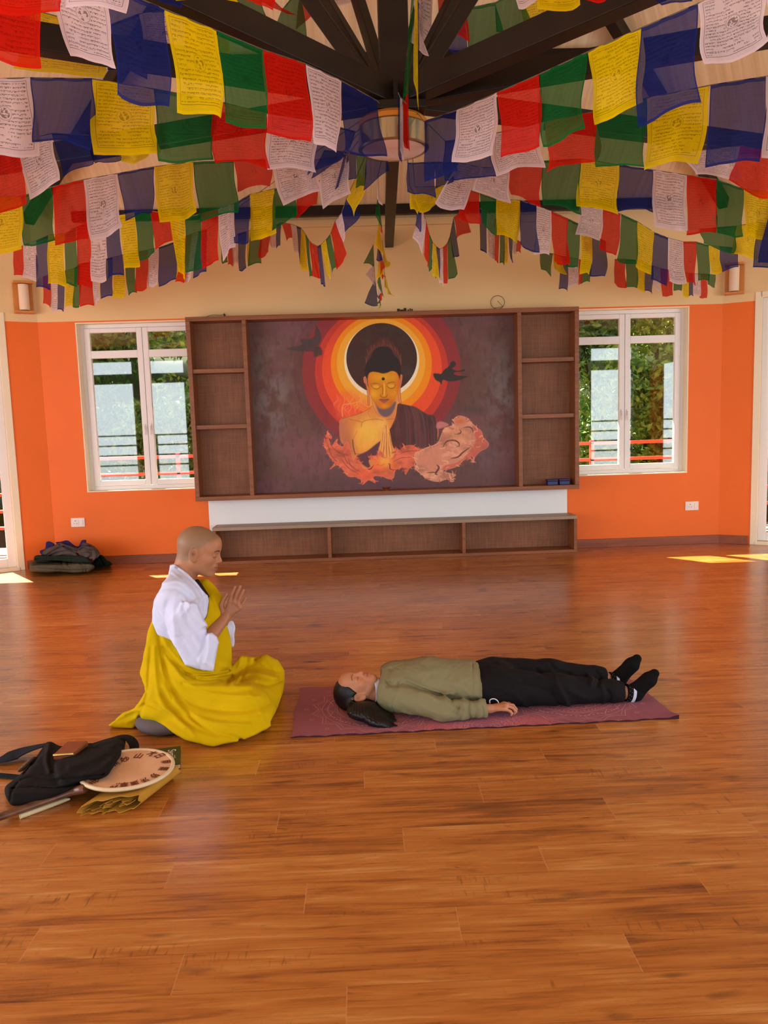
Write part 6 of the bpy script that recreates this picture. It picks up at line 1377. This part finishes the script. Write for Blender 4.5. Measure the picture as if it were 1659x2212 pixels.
    rimm = mottled('pale_rim', C(222, 200, 160), .9, 14, .45, .4); ink = Mat('brown_ink', .8, .1).color(C(112, 58, 40)).m
    MB().lathe([(.0001, .004), (R_*.6, .0035), (R_-.012, .002), (R_-.006, .0015)], n=72, M=MD).build('drum_skin', hide, dr, smooth=True)
    pr = [(R_-.004+.0085*math.cos(a), -.001+.0085*math.sin(a)) for a in np.linspace(0, 2*PI, 13)]; MB().lathe(pr, n=80, M=MD).build('rim', rimm, dr, smooth=True, label='pale rim')
    MB().lathe([(R_-.006, -.006), (R_*.7, -.010), (.0001, -.011)], n=72, M=MD).build('back_skin', hide, dr, smooth=True)
    # characters written around the hide
    def glyphs(txt, spots, size, nm):
        for ch, (px_, py_) in zip(txt, spots):
            p = MD.inverted() @ Vector(on_floor(px_, py_, .086)); a = math.atan2(p.y, p.x)
            cu = bpy.data.curves.new('t', 'FONT'); cu.body = ch; cu.size = size; cu.align_x = 'CENTER'; cu.align_y = 'CENTER'; cu.extrude = .0; cu.offset = .0009
            o = bpy.data.objects.new('t', cu); COL.objects.link(o); bpy.context.view_layer.update(); dg = bpy.context.evaluated_depsgraph_get()
            me = bpy.data.meshes.new_from_object(o.evaluated_get(dg)); bpy.data.objects.remove(o); 
            rr_ = min(math.hypot(p.x, p.y), R_-.02-size*.4); loc = Vector((rr_*math.cos(a), rr_*math.sin(a), .0050))
            me.transform(MD @ Matrix.Translation(loc) @ Matrix.Rotation(a-PI/2, 4, 'Z') @ Matrix.Diagonal((.9, 1.25, 1, 1))); me.materials.clear(); me.materials.append(ink)
            link(bpy.data.objects.new(nm, me), dr, label='brown brush character')
    glyphs('日本山妙法', ((350, 1632), (327, 1631), (299, 1636), (270, 1644), (250, 1653)), .043, 'brush_character')
    glyphs('南無妙法蓮華経', ((362, 1646), (357, 1661), (340, 1678), (318, 1690), (294, 1700), (266, 1707), (238, 1711)), .036, 'brush_character')
    glyphs('寺', ((206, 1690),), .040, 'brush_character')
    hw = Mat('handle_wood', .32, .5); v_ = hw.geo((4, 9, 9)); hw.color(hw.ramp(hw.noise(v_, 3, 4), [(.3, C(74, 44, 30)), (.75, C(124, 82, 60))])); hw = hw.m
    hp = [on_floor(186, 1702, .075), on_floor(172, 1706, .065), on_floor(150, 1712, .052), on_floor(110, 1726, .04), on_floor(50, 1747, .032), on_floor(-40, 1778, .026)]; hp = spline(hp, False, 6)
    MB().tube(hp, list(np.interp(np.linspace(0, 1, len(hp)), [0, .12, .3, .6, 1], [.020, .026, .0215, .0190, .0200])), 16, flat=.75).build('handle', hw, dr, smooth=True, label='brown wooden handle')
    nkp = [on_floor(150, 1694, .045), on_floor(168, 1690, .05), on_floor(182, 1688, .05), on_floor(184, 1704, .05), on_floor(160, 1706, .04), on_floor(120, 1716, .03)]
    soft('neck', lambda P: smax(psd(P, PLn(184, 1684, 168, 1688, 150, 1697, 122, 1708, 130, 1716, 160, 1710, 184, 1706))+.004, np.maximum(np.abs(P[:, 2]-.045)-.012, np.abs(P[:, 1]-3.13)-.2), .008)-.004, (-1.4, 2.85, .01), (-1.1, 3.4, .09), .004, hw, dr, None, 1, label='flat wooden neck')
    st = thing('drumstick', on_floor(90, 1750, 0), 'pale tapered wooden stick beside the drum handle', 'drumstick')
    sp = spline([on_floor(43, 1764, .010), on_floor(95, 1745, .011), on_floor(138, 1729, .012), on_floor(152, 1726, .013)], False, 5)
    MB().tube(sp, list(np.interp(np.linspace(0, 1, len(sp)), [0, .6, .93, 1], [.0098, .0092, .004, .0015])), 14).build('stick', mottled('pale_wood', C(214, 200, 158), .9, 20, .45, .3), st, smooth=True)
    # --- folded mustard cloth under the drum
    cm = mottled('ochre_cloth', C(190, 140, 52), .9, 20, .85, .1, .1, 500)
    fc = thing('folded_cloth', (-1.02, 3.02, 0), 'folded ochre cloth lying under the hand drum', 'cloth')
    A0 = on_floor(171, 1762, 0); B0 = on_floor(300, 1752, 0); ew = (B0-A0)/np.linalg.norm(B0-A0); WL = np.linalg.norm(B0-A0)
    ax_ = on_floor(376, 1690, 0)-B0; ax_ = ax_/np.linalg.norm(ax_)
    def ribbon(name, prof, thick, L_, lab, off=0):
        S_ = spline(prof, False, 6); n_ = len(S_); V_ = []; k = 7
        for j in range(k):
            s_ = j/(k-1)
            for i, (u_, h_) in enumerate(S_):
                t_ = S_[min(i+1, n_-1)]-S_[max(i-1, 0)]; t_ = t_/max(np.hypot(*t_), 1e-6); nx_, nz_ = -t_[1]*thick/2, t_[0]*thick/2
                for sg in (1, -1):
                    p = A0+ew*((u_+nx_*sg)*WL)+np.array([0, 0, (h_+nz_*sg)*.84])+ax_*(L_*s_+off+.010*math.sin(i*.8)); p[2] = max(p[2]*(1-.15*s_), .0012); V_.append(p)
        F_ = []
        for j in range(k-1):
            for i in range(n_-1):
                for sg in (0, 1):
                    a = (j*n_+i)*2+sg; b_ = a+2; c = a+n_*2; F_.append((a, b_, b_+n_*2, c) if sg else (a, c, b_+n_*2, b_))
        for i in range(n_-1):
            for j in (0, k-1): a = (j*n_+i)*2; F_.append((a, a+2, a+3, a+1))
        b = MB(); b.add(V_, F_); b.build(name, cm, fc, smooth=False, label=lab)
    ribbon('outer_fold', [(.52, .02), (.42, .003), (.30, .010), (.12, .003), (.02, .004), (-.01, .022), (.06, .045), (.3, .062), (.6, .072), (.92, .078), (1.02, .062), (1.0, .03), (.86, .010), (.66, .004), (.5, .012)], .0035, .29, 'outer layer')
    ribbon('inner_fold', [(.50, .012), (.40, .03), (.42, .045), (.52, .052), (.62, .05), (.74, .048), (.80, .034), (.72, .026), (.66, .032), (.84, .036), (.95, .052)], .0035, .25, 'inner folds', .012)
    ribbon('inner_fold', [(.06, .012), (.2, .014), (.34, .018), (.48, .03), (.40, .038), (.32, .032)], .0035, .22, 'inner folds', .02)
    # --- green book
    gk = mottled('green_cover', C(58, 68, 26), .85, 10, .5, .3); pg = Mat('paper_edge', .8, .2).color(C(214, 212, 222)).m
    k4 = [on_floor(-0, 0, 0)]*0+[on_floor(x, y, .022) for x, y in ((390, 1611), (389, 1650))]; ed = k4[1]-k4[0]; pv = np.array([-ed[1], ed[0], 0]); pv = pv/np.linalg.norm(pv)*(-.20 if np.cross(ed, [0, 0, 1])[0] < 0 else .20)
    if pv[0] > 0: pv = -pv
    qs = [k4[0], k4[1], k4[1]+pv, k4[0]+pv]; bk = thing('book', (qs[1]+qs[3])/2-np.array([0, 0, .022]), 'dark green book with pale lettering half hidden under the drum', 'book')
    def pris(pts, z0, z1): b = MB(); b.prism([(p[0], p[1]) for p in pts], z0, z1); return b
    pris(qs, .0185, .0215).build('cover', gk, bk); pris(qs, .0005, .003).build('back_cover', gk, bk); c_ = sum(qs)/4; pris([c_+(p-c_)*.985 for p in qs], .003, .0185).build('pages', pg, bk, label='white page block')
    wi = Mat('pale_print', .6, .2).color(C(226, 224, 206)).m; ex_, ey_ = ed/np.linalg.norm(ed), pv/np.linalg.norm(pv)
    cu = bpy.data.curves.new('t', 'FONT'); cu.body = 'Syrjil'; cu.size = .052; o = bpy.data.objects.new('t', cu); COL.objects.link(o); bpy.context.view_layer.update(); me = bpy.data.meshes.new_from_object(o.evaluated_get(bpy.context.evaluated_depsgraph_get())); bpy.data.objects.remove(o)
    org = k4[0]+ex_*.03+ey_*.055; me.transform(Matrix(((ex_[0], -ey_[0], 0, org[0]), (ex_[1], -ey_[1], 0, org[1]), (0, 0, 1, .0222), (0, 0, 0, 1)))); me.materials.clear(); me.materials.append(wi); link(bpy.data.objects.new('cover_lettering', me), bk, label='pale handwritten style letters')
    # small orange notebook edge between bag and book
    nb = thing('notebook', on_floor(300, 1622, 0), 'thin orange pink notebook with a scalloped edge between bag and book', 'notebook')
    e0, e1 = on_floor(292, 1625, .012), on_floor(316, 1620, .012); dd = (e1-e0); bq = MB(); bq.prism([(e0[0], e0[1]), (e1[0], e1[1]), (e1[0]+.01, e1[1]-.12), (e0[0]+.01, e0[1]-.12)], .0008, .012)
    for i in range(7): p = e0+dd*(i+.5)/7; bq.lathe([(.0001, .001), (.0035, .001), (.0035, .012), (.0001, .012)], (p[0], p[1]+.002, 0), 10)
    bq.build('pad', mottled('salmon_paper', C(226, 150, 110), .9, 10, .7, .2), nb)
    # --- folded blankets in the corner
    og = mottled('olive_wool', C(92, 84, 66), .75, 14, .95, .05, .5, 60); dg_ = mottled('dark_green_wool', C(44, 50, 42), .7, 14, .95, .05, .5, 60); gw = mottled('grey_brown_wool', C(98, 84, 78), .6, 18, .95, .05, .5, 60); pu = mottled('purple_fleece', C(52, 42, 96), .7, 14, .9, .1, .3, 60)
    S1 = PLn(64, 1224, 66, 1216, 78, 1212, 140, 1210, 150, 1212, 190, 1214, 204, 1224, 196, 1232, 182, 1238, 120, 1236, 72, 1236)
    b1 = thing('folded_blanket', (-3.25, 8.2, 0), 'olive grey folded blanket at the bottom of the blanket pile', 'blanket', None)
    f1 = [(PLn(66, 1226, 110, 1230, 160, 1232, 190, 1230), 1.2, -.012), (PLn(134, 1214, 134, 1222, 138, 1228), 1.0, -.010), (PLn(146, 1216, 146, 1224, 152, 1228), 1.0, -.010), (PLn(172, 1218, 180, 1222, 180, 1236), 1.0, -.010), (PLn(186, 1220, 186, 1234), 1.2, -.012)]
    soft('wool', lambda P: bulge(P, S1, 7.95, 8.38, .001, .125, .04, f1, .006, 12), (-3.75, 7.9, -.01), (-2.8, 8.6, .3), .008, og, b1, None, 1, 2.4, True)
    b2 = thing('folded_blanket', (-3.2, 8.25, .12), 'dark green folded blanket in the middle of the blanket pile', 'blanket')
    f2 = [(PLn(78, 1206, 120, 1208, 160, 1208), 1.0, -.010), (PLn(80, 1210, 120, 1212, 135, 1212), 1.0, -.015), (PLn(84, 1203, 130, 1204, 165, 1206), .9, .010), (PLn(76, 1208, 86, 1206), 1.5, -.02)]
    soft('wool', lambda P: bulge(P, PLn(74, 1206, 78, 1200, 90, 1199, 140, 1200, 180, 1202, 196, 1212, 190, 1217, 140, 1214, 80, 1213), 8.0, 8.40, .11, .22, .03, f2, .006, 12), (-3.75, 7.9, .05), (-2.8, 8.6, .4), .008, dg_, b2, None, 1, 2.4, True)
    b3 = thing('crumpled_blanket', (-3.1, 8.3, .2), 'crumpled grey and purple blanket on top of the blanket pile', 'blanket')
    f3 = [(PLn(100, 1196, 120, 1184, 140, 1178, 165, 1188), 1.6, .022), (PLn(108, 1200, 130, 1192, 155, 1190, 175, 1202), 1.2, -.018), (PLn(112, 1203, 140, 1196, 165, 1200), 1.4, .018), (PLn(172, 1188, 182, 1182, 196, 1190, 198, 1200, 188, 1206), 1.3, -.018), (PLn(178, 1192, 190, 1192, 192, 1200), 1.1, .026), (PLn(182, 1186, 204, 1188, 206, 1204, 196, 1214), 1.3, .02), (PLn(186, 1210, 194, 1216), 1.6, -.02), (PLn(166, 1194, 178, 1206, 186, 1216), 1.2, -.02), (PLn(168, 1184, 178, 1178, 196, 1180), 1.1, -.02), (PLn(128, 1176, 150, 1186, 168, 1192), 1.2, -.018)]
    soft('wool', lambda P: bulge(P, PLn(92, 1198, 100, 1186, 118, 1178, 132, 1172, 150, 1180, 170, 1182, 180, 1172, 200, 1178, 212, 1190, 216, 1202, 210, 1214, 198, 1220, 184, 1214, 170, 1206, 140, 1202, 110, 1202), 8.02, 8.42, .16, .42, .05, f3, .010, 14), (-3.65, 7.95, .1), (-2.75, 8.6, .5), .007, gw, b3, None, 1, 2.8, True)
    fp = [(PLn(140, 1174, 160, 1184, 178, 1180), 1.5, .015)]
    soft('lining', lambda P: np.minimum(bulge(P, PLn(86, 1190, 98, 1186, 100, 1172, 108, 1170, 118, 1176, 112, 1184, 100, 1190, 96, 1200, 90, 1200), 8.1, 8.35, .2, .45, .02, None, .004, 14), bulge(P, PLn(120, 1172, 132, 1170, 146, 1168, 160, 1178, 170, 1180, 176, 1168, 186, 1167, 184, 1176, 172, 1186, 158, 1184, 144, 1176, 130, 1178), 8.12, 8.36, .2, .46, .02, fp, .004, 14)), (-3.65, 8.0, .1), (-2.8, 8.6, .5), .007, pu, b3, None, 1, 2.4, label='purple lining')
    b4 = thing('folded_blanket', (-2.9, 8.4, 0), 'very dark green blanket corner sticking out right of the blanket pile', 'blanket')
    soft('wool', lambda P: bulge(P, PLn(184, 1224, 200, 1216, 212, 1200, 222, 1200, 230, 1210, 240, 1216, 238, 1222, 214, 1226, 196, 1230), 8.2, 8.56, .001, .24, .03, [(PLn(214, 1204, 222, 1216, 224, 1224), 1.2, -.02)], .006, 14), (-3.1, 8.1, -.01), (-2.6, 8.62, .3), .008, mottled('blackish_green_wool', C(26, 32, 26), .7, 14, .95, .05, .5, 60), b4, None, 1, 2.4, True)
build_floor_things()
